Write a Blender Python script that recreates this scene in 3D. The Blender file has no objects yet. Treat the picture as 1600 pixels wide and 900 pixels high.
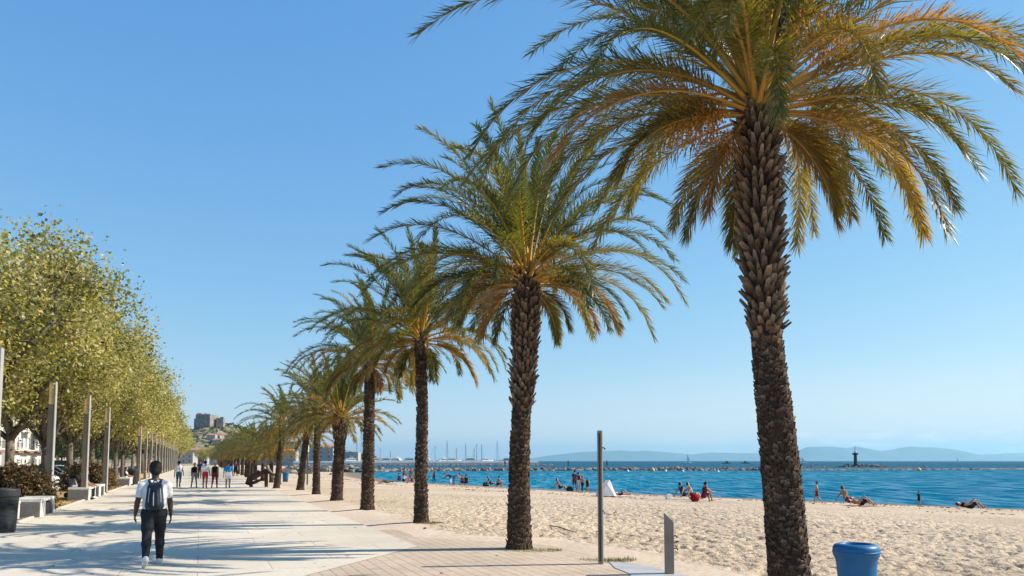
import bpy, bmesh, math, random
import numpy as np
from mathutils import Vector, Matrix
R = math.radians
rng = random.Random(7)
C = bpy.context.scene.collection
scene = bpy.context.scene

# ------------------------------------------------------------------ camera
H_EYE, FPX, PITCH = 1.85, 1250.0, R(4.5)
PRIN_Y = 720 - FPX * math.tan(PITCH)          # principal point row (1600x900 photograph)
cam_d = bpy.data.cameras.new('camera')
cam = bpy.data.objects.new('camera', cam_d); C.objects.link(cam)
cam.location = (0, 0, H_EYE); cam.rotation_euler = (R(90) + PITCH, 0, 0)
cam_d.sensor_width = 36.0; cam_d.lens = 36.0 * FPX / 1600
cam_d.shift_y = (PRIN_Y - 450) / 1600
cam_d.clip_start = 0.1; cam_d.clip_end = 60000
scene.camera = cam

# ------------------------------------------------------------------ sky and sun
SUN_EL = R(37); SUN_DIR = Vector((1, 0.13, 0)).normalized()
SUN_AZ = math.atan2(SUN_DIR.x, SUN_DIR.y)
world = bpy.data.worlds.new('World'); scene.world = world; world.use_nodes = True
wn, wl = world.node_tree.nodes, world.node_tree.links
bg = wn['Background']; bg.inputs[1].default_value = 0.105
sky = wn.new('ShaderNodeTexSky'); sky.sky_type = 'NISHITA'; sky.sun_disc = False
sky.sun_elevation = SUN_EL; sky.sun_rotation = SUN_AZ
sky.altitude = 0; sky.air_density = 1.0; sky.dust_density = 0.1; sky.ozone_density = 1.6
hs = wn.new('ShaderNodeHueSaturation'); hs.inputs['Hue'].default_value = 0.5
hs.inputs['Saturation'].default_value = 1.0; hs.inputs['Value'].default_value = 1.0
sp_ = wn.new('ShaderNodeSeparateColor'); wl.new(sky.outputs[0], sp_.inputs[0]); tn_ = wn.new('ShaderNodeCombineColor')
for i_, (ex_, k_) in enumerate(((1.0, 0.68), (0.664, 1.347), (0.33, 2.836))):       # tone of the clear sky, channel by channel
    pw_ = wn.new('ShaderNodeMath'); pw_.operation = 'POWER'; pw_.inputs[1].default_value = ex_; wl.new(sp_.outputs[i_], pw_.inputs[0])
    ml_ = wn.new('ShaderNodeMath'); ml_.operation = 'MULTIPLY'; ml_.inputs[1].default_value = k_; wl.new(pw_.outputs[0], ml_.inputs[0]); wl.new(ml_.outputs[0], tn_.inputs[i_])
wl.new(tn_.outputs[0], hs.inputs['Color'])
# thin cumulus bank low over the far hills
tc = wn.new('ShaderNodeTexCoord'); sep = wn.new('ShaderNodeSeparateXYZ'); wl.new(tc.outputs['Generated'], sep.inputs[0])
mp = wn.new('ShaderNodeMapping'); mp.inputs['Scale'].default_value = (26, 26, 130); wl.new(tc.outputs['Generated'], mp.inputs[0])
cn = wn.new('ShaderNodeTexNoise'); cn.inputs['Scale'].default_value = 1.0; cn.inputs['Detail'].default_value = 6; wl.new(mp.outputs[0], cn.inputs['Vector'])
cr = wn.new('ShaderNodeMapRange'); cr.inputs[1].default_value = 0.46; cr.inputs[2].default_value = 0.66; wl.new(cn.outputs[0], cr.inputs[0])
e1 = wn.new('ShaderNodeMapRange'); e1.interpolation_type = 'SMOOTHSTEP'; e1.inputs[1].default_value = 0.05; e1.inputs[2].default_value = 0.018; wl.new(sep.outputs[2], e1.inputs[0])
e2 = wn.new('ShaderNodeMapRange'); e2.interpolation_type = 'SMOOTHSTEP'; e2.inputs[1].default_value = 0.1; e2.inputs[2].default_value = 0.45; wl.new(sep.outputs[0], e2.inputs[0])
def wmul(a, b):
    m = wn.new('ShaderNodeMath'); m.operation = 'MULTIPLY'
    for i, x in enumerate((a, b)):
        if isinstance(x, (int, float)): m.inputs[i].default_value = x
        else: wl.new(x, m.inputs[i])
    return m.outputs[0]
cf = wmul(wmul(wmul(cr.outputs[0], e1.outputs[0]), e2.outputs[0]), 0.85)
cm = wn.new('ShaderNodeMixRGB'); wl.new(cf, cm.inputs[0]); wl.new(hs.outputs[0], cm.inputs[1]); cm.inputs[2].default_value = (6.6, 6.5, 6.3, 1)
# the air whitens towards the horizon on the seaward side
h1 = wn.new('ShaderNodeMapRange'); h1.interpolation_type = 'SMOOTHSTEP'; h1.inputs[1].default_value = 0.13; h1.inputs[2].default_value = 0.0; wl.new(sep.outputs[2], h1.inputs[0])
h2 = wn.new('ShaderNodeMapRange'); h2.inputs[1].default_value = -0.1; h2.inputs[2].default_value = 0.5; h2.inputs[3].default_value = 0.05; h2.inputs[4].default_value = 1.0; wl.new(sep.outputs[0], h2.inputs[0])
hm_ = wn.new('ShaderNodeMixRGB'); wl.new(wmul(h1.outputs[0], h2.outputs[0]), hm_.inputs[0]); wl.new(hs.outputs[0], hm_.inputs[1]); hm_.inputs[2].default_value = (4.7, 5.1, 5.2, 1); wl.new(hm_.outputs[0], cm.inputs[1])
wl.new(cm.outputs[0], bg.inputs[0])
sun_d = bpy.data.lights.new('sun', 'SUN'); sun_d.energy = 5.0; sun_d.angle = R(0.4); sun_d.color = (1, 0.91, 0.77)
sun = bpy.data.objects.new('sun', sun_d); C.objects.link(sun)
sun.rotation_euler = (Vector((SUN_DIR.x * math.cos(SUN_EL), SUN_DIR.y * math.cos(SUN_EL), math.sin(SUN_EL)))).to_track_quat('Z', 'Y').to_euler()
scene.view_settings.view_transform = 'Standard'; scene.view_settings.look = 'None'
scene.view_settings.exposure = 0.75; scene.view_settings.gamma = 1.0
scene.view_settings.use_curve_mapping = False
scene.cycles.max_bounces = 8; scene.cycles.transparent_max_bounces = 8
scene.cycles.volume_bounces = 0

# ------------------------------------------------------------------ frames of reference
# promenade frame: u runs along the promenade away from the camera, v across it towards the sea
ANG = math.atan(0.388); CA, SA = math.cos(ANG), math.sin(ANG)
def uv(u, v, z=0.0): return Vector((v * CA - u * SA, v * SA + u * CA, z))
def touv(x, y): return (-SA * x + CA * y, CA * x + SA * y)
SEA = -0.9
def gp(px, py, z=0.0):
    """the point of height z seen at a pixel of the 1600x900 photograph"""
    a, b = (px - 800) / FPX, (PRIN_Y - py) / FPX
    d = Vector((a, math.cos(PITCH) - b * math.sin(PITCH), math.sin(PITCH) + b * math.cos(PITCH)))
    t = (z - H_EYE) / d.z
    return Vector((d.x * t, d.y * t, z))
def at_depth(px, py, y):
    a, b = (px - 800) / FPX, (PRIN_Y - py) / FPX
    d = Vector((a, math.cos(PITCH) - b * math.sin(PITCH), math.sin(PITCH) + b * math.cos(PITCH)))
    t = y / d.y
    return Vector((d.x * t, y, H_EYE + d.z * t))

# ------------------------------------------------------------------ noise
_T = np.random.RandomState(3).rand(256, 256)
def vnoise(x, y, s=0):
    x = np.asarray(x, float) + s * 17.3; y = np.asarray(y, float) + s * 9.7
    xi = np.floor(x).astype(int); yi = np.floor(y).astype(int); fx = x - xi; fy = y - yi
    fx = fx * fx * (3 - 2 * fx); fy = fy * fy * (3 - 2 * fy)
    g = lambda a, b: _T[a & 255, b & 255]
    return (g(xi, yi) * (1 - fx) + g(xi + 1, yi) * fx) * (1 - fy) + (g(xi, yi + 1) * (1 - fx) + g(xi + 1, yi + 1) * fx) * fy
def fbm(x, y, s=0, o=4):
    r, a, t = 0, 0.5, 0
    for i in range(o):
        r = r + a * vnoise(x * 2 ** i, y * 2 ** i, s + i); t += a; a *= 0.5
    return r / t

# ------------------------------------------------------------------ materials
MATS = {}
def mat(name, col, rough=0.8, var=0.15, scale=6.0, bump=0.0, bscale=None, metal=0.0, spec=0.3, col2=None, detail=5, coord='Object'):
    """a procedural surface: two tones mixed by noise, plus a noise bump"""
    if name in MATS: return MATS[name]
    m = bpy.data.materials.new(name); m.use_nodes = True; n, l = m.node_tree.nodes, m.node_tree.links
    b = n['Principled BSDF']; b.inputs['Roughness'].default_value = rough; b.inputs['Metallic'].default_value = metal
    b.inputs['Specular IOR Level'].default_value = spec
    t = n.new('ShaderNodeTexCoord'); nz = n.new('ShaderNodeTexNoise'); nz.inputs['Scale'].default_value = scale; nz.inputs['Detail'].default_value = detail
    l.new(t.outputs[coord], nz.inputs['Vector'])
    c2 = col2 or tuple(min(1, c * (1 + 2 * var)) for c in col); c1 = col if col2 else tuple(c * (1 - var) for c in col)
    rp = n.new('ShaderNodeValToRGB'); rp.color_ramp.elements[0].position = 0.32; rp.color_ramp.elements[1].position = 0.7
    rp.color_ramp.elements[0].color = (*c1, 1); rp.color_ramp.elements[1].color = (*c2, 1)
    l.new(nz.outputs[0], rp.inputs[0]); l.new(rp.outputs[0], b.inputs['Base Color'])
    if bump:
        nb = n.new('ShaderNodeTexNoise'); nb.inputs['Scale'].default_value = bscale or scale * 4; nb.inputs['Detail'].default_value = 6
        l.new(t.outputs[coord], nb.inputs['Vector'])
        bp = n.new('ShaderNodeBump'); bp.inputs['Strength'].default_value = 1; bp.inputs['Distance'].default_value = bump
        l.new(nb.outputs[0], bp.inputs['Height']); l.new(bp.outputs[0], b.inputs['Normal'])
    MATS[name] = m
    return m
def leaf_mat(name, stops, rough=0.45, trans=0.35, spec=0.4, tint=(1.5, 1.35, 0.6)):
    """thin foliage: the colour comes from each leaf's own tone, light passes through"""
    if name in MATS: return MATS[name]
    m = bpy.data.materials.new(name); m.use_nodes = True; n, l = m.node_tree.nodes, m.node_tree.links
    b = n['Principled BSDF']; b.inputs['Roughness'].default_value = rough; b.inputs['Specular IOR Level'].default_value = spec
    a = n.new('ShaderNodeAttribute'); a.attribute_name = 'tone'
    rp = n.new('ShaderNodeValToRGB'); el = rp.color_ramp.elements
    while len(el) < len(stops): el.new(0.5)
    for e, (p, c) in zip(el, stops): e.position = p; e.color = (*c, 1)
    l.new(a.outputs['Fac'], rp.inputs[0]); l.new(rp.outputs[0], b.inputs['Base Color'])
    tr = n.new('ShaderNodeBsdfTranslucent'); mx = n.new('ShaderNodeMixRGB'); mx.blend_type = 'MULTIPLY'; mx.inputs[0].default_value = 1
    mx.inputs[2].default_value = (*tint, 1); l.new(rp.outputs[0], mx.inputs[1]); l.new(mx.outputs[0], tr.inputs[0])
    ms = n.new('ShaderNodeMixShader'); ms.inputs[0].default_value = trans
    l.new(b.outputs[0], ms.inputs[1]); l.new(tr.outputs[0], ms.inputs[2]); l.new(ms.outputs[0], n['Material Output'].inputs[0])
    MATS[name] = m
    return m
def tone_mat(name, stops, rough=0.85, bump=0.01, bscale=40, spec=0.15, zs=1.0, nmix=0.5):
    """bark-like surfaces: tone attribute plus noise"""
    if name in MATS: return MATS[name]
    m = bpy.data.materials.new(name); m.use_nodes = True; n, l = m.node_tree.nodes, m.node_tree.links
    b = n['Principled BSDF']; b.inputs['Roughness'].default_value = rough; b.inputs['Specular IOR Level'].default_value = spec
    a = n.new('ShaderNodeAttribute'); a.attribute_name = 'tone'
    t = n.new('ShaderNodeTexCoord'); mp = n.new('ShaderNodeMapping'); mp.inputs['Scale'].default_value = (1, 1, zs); l.new(t.outputs['Object'], mp.inputs[0])
    nz = n.new('ShaderNodeTexNoise'); nz.inputs['Scale'].default_value = bscale; nz.inputs['Detail'].default_value = 6; l.new(mp.outputs[0], nz.inputs['Vector'])
    ma = n.new('ShaderNodeMath'); ma.operation = 'MULTIPLY_ADD'; ma.inputs[1].default_value = nmix; l.new(nz.outputs[0], ma.inputs[0])
    sb = n.new('ShaderNodeMath'); sb.operation = 'SUBTRACT'; sb.inputs[1].default_value = nmix * 0.5; l.new(a.outputs['Fac'], sb.inputs[0]); l.new(sb.outputs[0], ma.inputs[2])
    rp = n.new('ShaderNodeValToRGB'); el = rp.color_ramp.elements
    while len(el) < len(stops): el.new(0.5)
    for e, (p, c) in zip(el, stops): e.position = p; e.color = (*c, 1)
    l.new(ma.outputs[0], rp.inputs[0]); l.new(rp.outputs[0], b.inputs['Base Color'])
    bp = n.new('ShaderNodeBump'); bp.inputs['Strength'].default_value = 1; bp.inputs['Distance'].default_value = bump
    l.new(nz.outputs[0], bp.inputs['Height']); l.new(bp.outputs[0], b.inputs['Normal'])
    MATS[name] = m
    return m

# ------------------------------------------------------------------ mesh building
class MB:
    """collects shapes and links them as ONE mesh object"""
    def __init__(s): s.v = []; s.f = []; s.m = []; s.t = []
    def add(s, vs, fs, mi=0, tone=0.5):
        o = len(s.v); s.v += [tuple(p) for p in vs]
        s.f += [tuple(i + o for i in f) for f in fs]; s.m += [mi] * len(fs)
        s.t += list(tone) if hasattr(tone, '__len__') else [tone] * len(vs)
    def box(s, c, d, mi=0, rot=None, tone=0.5):
        x, y, z = d[0] / 2, d[1] / 2, d[2] / 2
        vs = [Vector((i, j, k)) for i in (-x, x) for j in (-y, y) for k in (-z, z)]
        if rot is not None: vs = [rot @ p for p in vs]
        c = Vector(c)
        s.add([p + c for p in vs], [(0, 1, 3, 2), (4, 6, 7, 5), (0, 4, 5, 1), (2, 3, 7, 6), (0, 2, 6, 4), (1, 5, 7, 3)], mi, tone)
    def prism(s, poly, z0, z1, mi=0, axis='z', tone=0.5):
        n = len(poly)
        P = {'z': lambda a, b, c: (a, b, c), 'x': lambda a, b, c: (c, a, b), 'y': lambda a, b, c: (a, c, b)}[axis]
        vs = [P(a, b, z0) for a, b in poly] + [P(a, b, z1) for a, b in poly]
        fs = [tuple(range(n))[::-1], tuple(range(n, 2 * n))] + [(i, (i + 1) % n, n + (i + 1) % n, n + i) for i in range(n)]
        s.add(vs, fs, mi, tone)
    def tube(s, pts, rad, n=8, mi=0, cap=True, tone=0.5):
        pts = [Vector(p) for p in pts]; k = len(pts)
        if not hasattr(rad, '__len__'): rad = [rad] * k
        vs, tn = [], []
        ref = None
        for i, p in enumerate(pts):
            d = (pts[min(i + 1, k - 1)] - pts[max(i - 1, 0)])
            d = d.normalized() if d.length > 1e-9 else Vector((0, 0, 1))
            if ref is None: ref = Vector((1, 0, 0)) if abs(d.x) < 0.8 else Vector((0, 1, 0))
            a = (ref - d * ref.dot(d)).normalized(); b = d.cross(a); ref = a
            for j in range(n):
                q = 2 * math.pi * j / n
                vs.append(p + (a * math.cos(q) + b * math.sin(q)) * rad[i])
        fs = [(i * n + j, i * n + (j + 1) % n, (i + 1) * n + (j + 1) % n, (i + 1) * n + j) for i in range(k - 1) for j in range(n)]
        if cap: fs += [tuple(range(n))[::-1], tuple(range((k - 1) * n, k * n))]
        tt = tone if not hasattr(tone, '__len__') else [tone[i] for i in range(k) for _ in range(n)]
        s.add(vs, fs, mi, tt)
    def lathe(s, prof, n=32, mi=0, c=(0, 0, 0), tone=0.5):
        vs = [(c[0] + r * math.cos(2 * math.pi * j / n), c[1] + r * math.sin(2 * math.pi * j / n), c[2] + z) for r, z in prof for j in range(n)]
        k = len(prof)
        fs = [(i * n + j, i * n + (j + 1) % n, (i + 1) * n + (j + 1) % n, (i + 1) * n + j) for i in range(k - 1) for j in range(n)]
        fs += [tuple(range(n))[::-1], tuple(range((k - 1) * n, k * n))]
        s.add(vs, fs, mi, tone)
    def ball(s, c, r, mi=0, n=8, sq=(1, 1, 1), tone=0.5, jit=0):
        m = max(4, n // 2 + 1); vs = []; c = Vector(c)
        for i in range(m + 1):
            a = math.pi * i / m
            for j in range(n):
                b = 2 * math.pi * j / n; q = 1 + (rng.uniform(-jit, jit) if jit else 0)
                vs.append(c + Vector((math.sin(a) * math.cos(b) * r * sq[0], math.sin(a) * math.sin(b) * r * sq[1], -math.cos(a) * r * sq[2])) * q)
        s.add(vs, [(i * n + j, i * n + (j + 1) % n, (i + 1) * n + (j + 1) % n, (i + 1) * n + j) for i in range(m) for j in range(n)], mi, tone)
    def mesh(s, name, mats, smooth=False, bevel=0.0, seg=2):
        me = bpy.data.meshes.new(name); me.from_pydata(s.v, [], s.f)
        for m in (mats if isinstance(mats, (list, tuple)) else [mats]): me.materials.append(m)
        me.polygons.foreach_set('material_index', s.m)
        a = me.attributes.new('tone', 'FLOAT', 'POINT'); a.data.foreach_set('value', s.t)
        if bevel:
            bm = bmesh.new(); bm.from_mesh(me); bmesh.ops.remove_doubles(bm, verts=bm.verts, dist=1e-5)
            bmesh.ops.bevel(bm, geom=[e for e in bm.edges if len(e.link_faces) == 2 and e.calc_face_angle(0) > 0.35], offset=bevel, segments=seg, affect='EDGES', clamp_overlap=True)
            bm.to_mesh(me); bm.free()
        if smooth: me.polygons.foreach_set('use_smooth', [True] * len(me.polygons))
        me.update(); return me
    def build(s, name, mats, parent=None, **k): return link(name, s.mesh(name, mats, **k), parent)
def link(name, me, parent=None):
    o = bpy.data.objects.new(name, me); C.objects.link(o)
    if parent: o.parent = parent
    return o
def np_mesh(name, v, f, mats, tone=None, mi=None, smooth=False):
    """mesh from numpy arrays of vertices and equal-sized faces"""
    me = bpy.data.meshes.new(name); v = np.asarray(v, np.float32); f = np.asarray(f, np.int32)
    me.vertices.add(len(v)); me.vertices.foreach_set('co', v.ravel())
    k = f.shape[1]; me.loops.add(f.size); me.loops.foreach_set('vertex_index', f.ravel())
    me.polygons.add(len(f)); me.polygons.foreach_set('loop_start', np.arange(0, f.size, k, dtype=np.int32))
    for m in (mats if isinstance(mats, (list, tuple)) else [mats]): me.materials.append(m)
    if mi is not None: me.polygons.foreach_set('material_index', np.asarray(mi, np.int32))
    me.update(calc_edges=True)
    if tone is not None:
        a = me.attributes.new('tone', 'FLOAT', 'POINT'); a.data.foreach_set('value', np.asarray(tone, np.float32))
    if smooth: me.polygons.foreach_set('use_smooth', [True] * len(me.polygons))
    return me
def tag(o, label=None, cat=None, group=None, kind=None):
    for k, v in (('label', label), ('category', cat), ('group', group), ('kind', kind)):
        if v: o[k] = v
    return o
def thing(name, label, cat, loc=(0, 0, 0), rz=0.0, group=None):
    o = bpy.data.objects.new(name, None); C.objects.link(o); o.empty_display_size = 0.2
    o.location = loc; o.rotation_euler = (0, 0, rz)
    return tag(o, label, cat, group)
def dup(root, loc, rz=None, label=None):
    r = root.copy(); C.objects.link(r); r.location = loc
    if rz is not None: r.rotation_euler = (0, 0, rz)
    if label: r['label'] = label
    for ch in list(root.children):
        c = ch.copy(); C.objects.link(c); c.parent = r
        for g in list(ch.children):
            d = g.copy(); C.objects.link(d); d.parent = c
    return r

# ------------------------------------------------------------------ ground, sand, sea
SHORE = [(120, -70), (60, 5), (28.5, 44.6), (17, 57), (5.7, 71), (-7.4, 93), (-17, 107), (-27, 140), (-34, 172), (-45, 205), (-80, 300), (-112, 400), (-150, 490), (-400, 1100)]
def shore_dist(x, y):
    """metres inland of the waterline (negative in the sea)"""
    best = np.full(np.shape(x), 1e9); sg = np.ones(np.shape(x))
    for (ax, ay), (bx, by) in zip(SHORE[:-1], SHORE[1:]):
        dx, dy = bx - ax, by - ay; t = np.clip(((x - ax) * dx + (y - ay) * dy) / (dx * dx + dy * dy), 0, 1)
        ex, ey = x - ax - t * dx, y - ay - t * dy; d = np.hypot(ex, ey); cr = dx * ey - dy * ex
        k = d < best; best = np.where(k, d, best); sg = np.where(k, np.where(cr > 0, 1, -1), sg)
    return best * sg
def sstep(x, a, b):
    t = np.clip((x - a) / (b - a), 0, 1); return t * t * (3 - 2 * t)
def brick_edge(u):                     # where the drifted sand starts beside the tiled path
    return 4.46 + 2.3 * sstep(-u, -19.5, -16.0)
def sand_height(x, y, detail=True):
    u, v = -SA * x + CA * y, CA * x + SA * y
    d = shore_dist(x, y)
    prof = np.where(d < 8, SEA + d * 0.028, SEA + 0.224 + 0.676 * sstep(d, 6.5, 30))
    prof = np.where(d < 0, SEA + d * 0.05, prof)
    prof = np.minimum(prof, 0.0)
    e = v - brick_edge(u) + 0.5 * (fbm(x * 0.9, y * 0.9, 5) - 0.5)
    prof = prof + 0.085 * sstep(e, -0.15, 1.3) - 0.035 + 0.03 * sstep(e, 1.5, 4)
    rough = sstep(e + 0.8 * (fbm(x * 0.6, y * 0.6, 8) - 0.5), 1.1, 2.0) * sstep(d, 2.5, 6)
    if detail:
        pit = np.clip(vnoise(x * 7.0, y * 6.0, 1) - 0.54, 0, 1) ** 0.75
        pit2 = np.clip(vnoise(x * 12 + 3, y * 10, 2) - 0.52, 0, 1)
        near = sstep(-np.hypot(x, y), -75, -20)
        prof = prof + rough * near * (-0.15 * pit - 0.15 * pit2 + 0.05 * (fbm(x * 1.1, y * 1.1, 3) - 0.5)) + rough * 0.03 * (fbm(x * .3, y * .3, 6) - 0.5)
    return prof, rough, d
def grow(a, b, h0, g, hmax):
    out = [a]; h = h0
    while out[-1] < b: out.append(out[-1] + h); h = min(h * g, hmax)
    return out
xs = np.array(sorted([-x for x in grow(2.0, 130, 0.07, 1.03, 3)] + list(np.arange(-1.95, 12, 0.05)) + grow(12.0, 130, 0.065, 1.025, 3)))
ys = np.array([-40, -30, -20, -10, -4, 0, 3, 5, 6.5] + list(np.arange(7.5, 20, 0.05)) + grow(20.0, 520, 0.06, 1.012, 4))
X, Y = np.meshgrid(xs, ys); Z, ROUGH, D = sand_height(X, Y)
nx, ny = len(xs), len(ys); idx = np.arange(nx * ny).reshape(ny, nx)
Fq = np.stack([idx[:-1, :-1], idx[:-1, 1:], idx[1:, 1:], idx[1:, :-1]], -1).reshape(-1, 4)
cx, cy = (X[:-1, :-1] + X[1:, 1:]).ravel() / 2, (Y[:-1, :-1] + Y[1:, 1:]).ravel() / 2
cv = CA * cx + SA * cy; dd = shore_dist(cx, cy)
keep = (cv > 4.1) & (dd > -14)
Fq = Fq[keep]; used = np.unique(Fq); remap = np.full(nx * ny, -1); remap[used] = np.arange(len(used))
def sand_material():
    m = bpy.data.materials.new('sand'); m.use_nodes = True; n, l = m.node_tree.nodes, m.node_tree.links
    b = n['Principled BSDF']; b.inputs['Roughness'].default_value = 0.95; b.inputs['Specular IOR Level'].default_value = 0.1
    t = n.new('ShaderNodeTexCoord'); a = n.new('ShaderNodeAttribute'); a.attribute_name = 'tone'
    w = n.new('ShaderNodeAttribute'); w.attribute_name = 'wet'
    def noise(s, d=5):
        q = n.new('ShaderNodeTexNoise'); q.inputs['Scale'].default_value = s; q.inputs['Detail'].default_value = d; l.new(t.outputs['Object'], q.inputs['Vector']); return q
    def mix(f, c1, c2, bt='MIX'):
        q = n.new('ShaderNodeMixRGB'); q.blend_type = bt
        for i, x in enumerate((f, c1, c2)):
            if isinstance(x, tuple): q.inputs[i].default_value = (*x, 1)
            elif isinstance(x, (int, float)): q.inputs[i].default_value = x
            else: l.new(x, q.inputs[i])
        return q.outputs[0]
    n1 = noise(0.6); n2 = noise(9); n3 = noise(60, 3)
    n0 = noise(0.13, 3)
    loose = mix(n1.outputs[0], (0.51, 0.40, 0.285), (0.59, 0.47, 0.34))
    packed = mix(n1.outputs[0], (0.57, 0.45, 0.345), (0.67, 0.54, 0.42))
    c = mix(a.outputs['Fac'], packed, loose)
    r2 = n.new('ShaderNodeMapRange'); r2.inputs[1].default_value = 0.3; r2.inputs[2].default_value = 0.75; r2.inputs[3].default_value = 0.82; r2.inputs[4].default_value = 1.1; l.new(n2.outputs[0], r2.inputs[0])
    cc = n.new('ShaderNodeCombineXYZ')
    for i in range(3): l.new(r2.outputs[0], cc.inputs[i])
    c = mix(1.0, c, cc.outputs[0], 'MULTIPLY')
    r0 = n.new('ShaderNodeMapRange'); r0.inputs[1].default_value = 0.35; r0.inputs[2].default_value = 0.65; r0.inputs[3].default_value = 0.86; r0.inputs[4].default_value = 1.06; l.new(n0.outputs[0], r0.inputs[0])
    c0 = n.new('ShaderNodeCombineXYZ')
    for i in range(3): l.new(r0.outputs[0], c0.inputs[i])
    c = mix(1.0, c, c0.outputs[0], 'MULTIPLY')
    c = mix(w.outputs['Fac'], c, (0.20, 0.145, 0.095)); l.new(c, b.inputs['Base Color'])
    ad = n.new('ShaderNodeMath'); ad.operation = 'MULTIPLY_ADD'; ad.inputs[1].default_value = 0.25; l.new(n3.outputs[0], ad.inputs[0]); l.new(n2.outputs[0], ad.inputs[2])
    ml = n.new('ShaderNodeMath'); ml.operation = 'MULTIPLY'; l.new(ad.outputs[0], ml.inputs[0])
    rg = n.new('ShaderNodeMapRange'); rg.inputs[3].default_value = 0.12; rg.inputs[4].default_value = 1; l.new(a.outputs['Fac'], rg.inputs[0]); l.new(rg.outputs[0], ml.inputs[1])
    bp = n.new('ShaderNodeBump'); bp.inputs['Strength'].default_value = 1; bp.inputs['Distance'].default_value = 0.08
    l.new(ml.outputs[0], bp.inputs['Height']); l.new(bp.outputs[0], b.inputs['Normal'])
    return m
sv = np.stack([X, Y, Z], -1).reshape(-1, 3)[used]
sme = np_mesh('sand', sv, remap[Fq], sand_material(), tone=ROUGH.ravel()[used], smooth=True)
wa = sme.attributes.new('wet', 'FLOAT', 'POINT'); wa.data.foreach_set('value', np.asarray(sstep(-D.ravel()[used], -4.2, -1.2), np.float32))
tag(link('sand', sme), kind='structure')
def sand_z(x, y): return float(sand_height(np.array([x]), np.array([y]), False)[0][0])

def sea_material():
    """choppy sea: water body colour plus the modest sky mirror of a rough surface"""
    m = bpy.data.materials.new('sea_water'); m.use_nodes = True; n, l = m.node_tree.nodes, m.node_tree.links
    n.remove(n['Principled BSDF']); t = n.new('ShaderNodeTexCoord')
    def noise(sx, sy, d, s=1.0):
        mp = n.new('ShaderNodeMapping'); mp.inputs['Scale'].default_value = (sx, sy, 1); mp.inputs['Rotation'].default_value = (0, 0, R(4)); l.new(t.outputs['Object'], mp.inputs[0])
        q = n.new('ShaderNodeTexNoise'); q.inputs['Scale'].default_value = s; q.inputs['Detail'].default_value = d; l.new(mp.outputs[0], q.inputs['Vector']); return q.outputs[0]
    big = noise(0.008, 0.022, 4); rip = noise(0.62, 0.17, 6); chop = noise(1.7, 0.55, 4)
    ad = n.new('ShaderNodeMath'); ad.operation = 'MULTIPLY_ADD'; ad.inputs[1].default_value = 0.4; l.new(chop, ad.inputs[0]); l.new(rip, ad.inputs[2])
    bp = n.new('ShaderNodeBump'); bp.inputs['Strength'].default_value = 1; bp.inputs['Distance'].default_value = 1.1; l.new(ad.outputs[0], bp.inputs['Height'])
    rp = n.new('ShaderNodeValToRGB'); rp.color_ramp.elements[0].position = 0.35; rp.color_ramp.elements[1].position = 0.66
    rp.color_ramp.elements[0].color = (0.003, 0.110, 0.190, 1); rp.color_ramp.elements[1].color = (0.006, 0.165, 0.255, 1); l.new(big, rp.inputs[0])
    # the shelf drops to deep water beyond the breakwater
    sx = n.new('ShaderNodeSeparateXYZ'); l.new(t.outputs['Object'], sx.inputs[0]); dp = n.new('ShaderNodeMapRange'); dp.interpolation_type = 'SMOOTHSTEP'; dp.inputs[1].default_value = 120; dp.inputs[2].default_value = 420; l.new(sx.outputs[1], dp.inputs[0])
    dm = n.new('ShaderNodeMixRGB'); l.new(dp.outputs[0], dm.inputs[0]); l.new(rp.outputs[0], dm.inputs[1]); dm.inputs[2].default_value = (0.0008, 0.062, 0.108, 1)
    d = n.new('ShaderNodeBsdfDiffuse'); l.new(dm.outputs[0], d.inputs[0]); l.new(bp.outputs[0], d.inputs['Normal'])
    g = n.new('ShaderNodeBsdfGlossy'); g.inputs['Roughness'].default_value = 0.28; g.inputs[0].default_value = (0.9, 0.95, 1, 1); l.new(bp.outputs[0], g.inputs['Normal'])
    fr = n.new('ShaderNodeMapRange'); fr.inputs[1].default_value = 0.43; fr.inputs[2].default_value = 0.66; fr.inputs[3].default_value = 0.0; fr.inputs[4].default_value = 0.36; l.new(rip, fr.inputs[0])
    ms = n.new('ShaderNodeMixShader'); l.new(fr.outputs[0], ms.inputs[0]); l.new(d.outputs[0], ms.inputs[1]); l.new(g.outputs[0], ms.inputs[2]); l.new(ms.outputs[0], n['Material Output'].inputs[0])
    return m
w = MB(); w.add([(-9000, -200, SEA), (21000, -200, SEA), (21000, 22500, SEA), (-9000, 22500, SEA)], [(0, 1, 2, 3)])
tag(w.build('water', sea_material()), kind='structure')
# low wave lines rolling in along the beach
foam = mat('foam', (0.75, 0.8, 0.8), 0.6, 0.1, 3)
fm = MB(); frng = random.Random(4)
for s in range(1, 6):
    (ax, ay), (bx, by) = SHORE[s], SHORE[s + 1]
    L = math.hypot(bx - ax, by - ay); k = int(L / 0.8)
    for i in range(k):
        t0, t1 = i / k, (i + 1) / k
        nxv, nyv = (by - ay) / L, -(bx - ax) / L
        def pt(t, o): return (ax + (bx - ax) * t + nxv * o, ay + (by - ay) * t + nyv * o, SEA + 0.012)
        for off, wd in ((0.15, 0.28), (2.6, 0.12), (5.2, 0.1)):
            o0 = off + 0.9 * (float(vnoise(ax + i * .35, off)) - .5); o1 = off + 0.9 * (float(vnoise(ax + (i + 1) * .35, off)) - .5)
            w0 = wd * max(0.0, float(vnoise(ax + i * .5, off + 40)) * 1.8 - (0.3 if off < 1 else 0.85)); w1 = wd * max(0.0, float(vnoise(ax + (i + 1) * .5, off + 40)) * 1.8 - (0.3 if off < 1 else 0.85))
            if w0 + w1 > 0.02: fm.add([pt(t0, o0), pt(t1, o1), pt(t1, o1 + w1 + .01), pt(t0, o0 + w0 + .01)], [(0, 1, 2, 3)])
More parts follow.
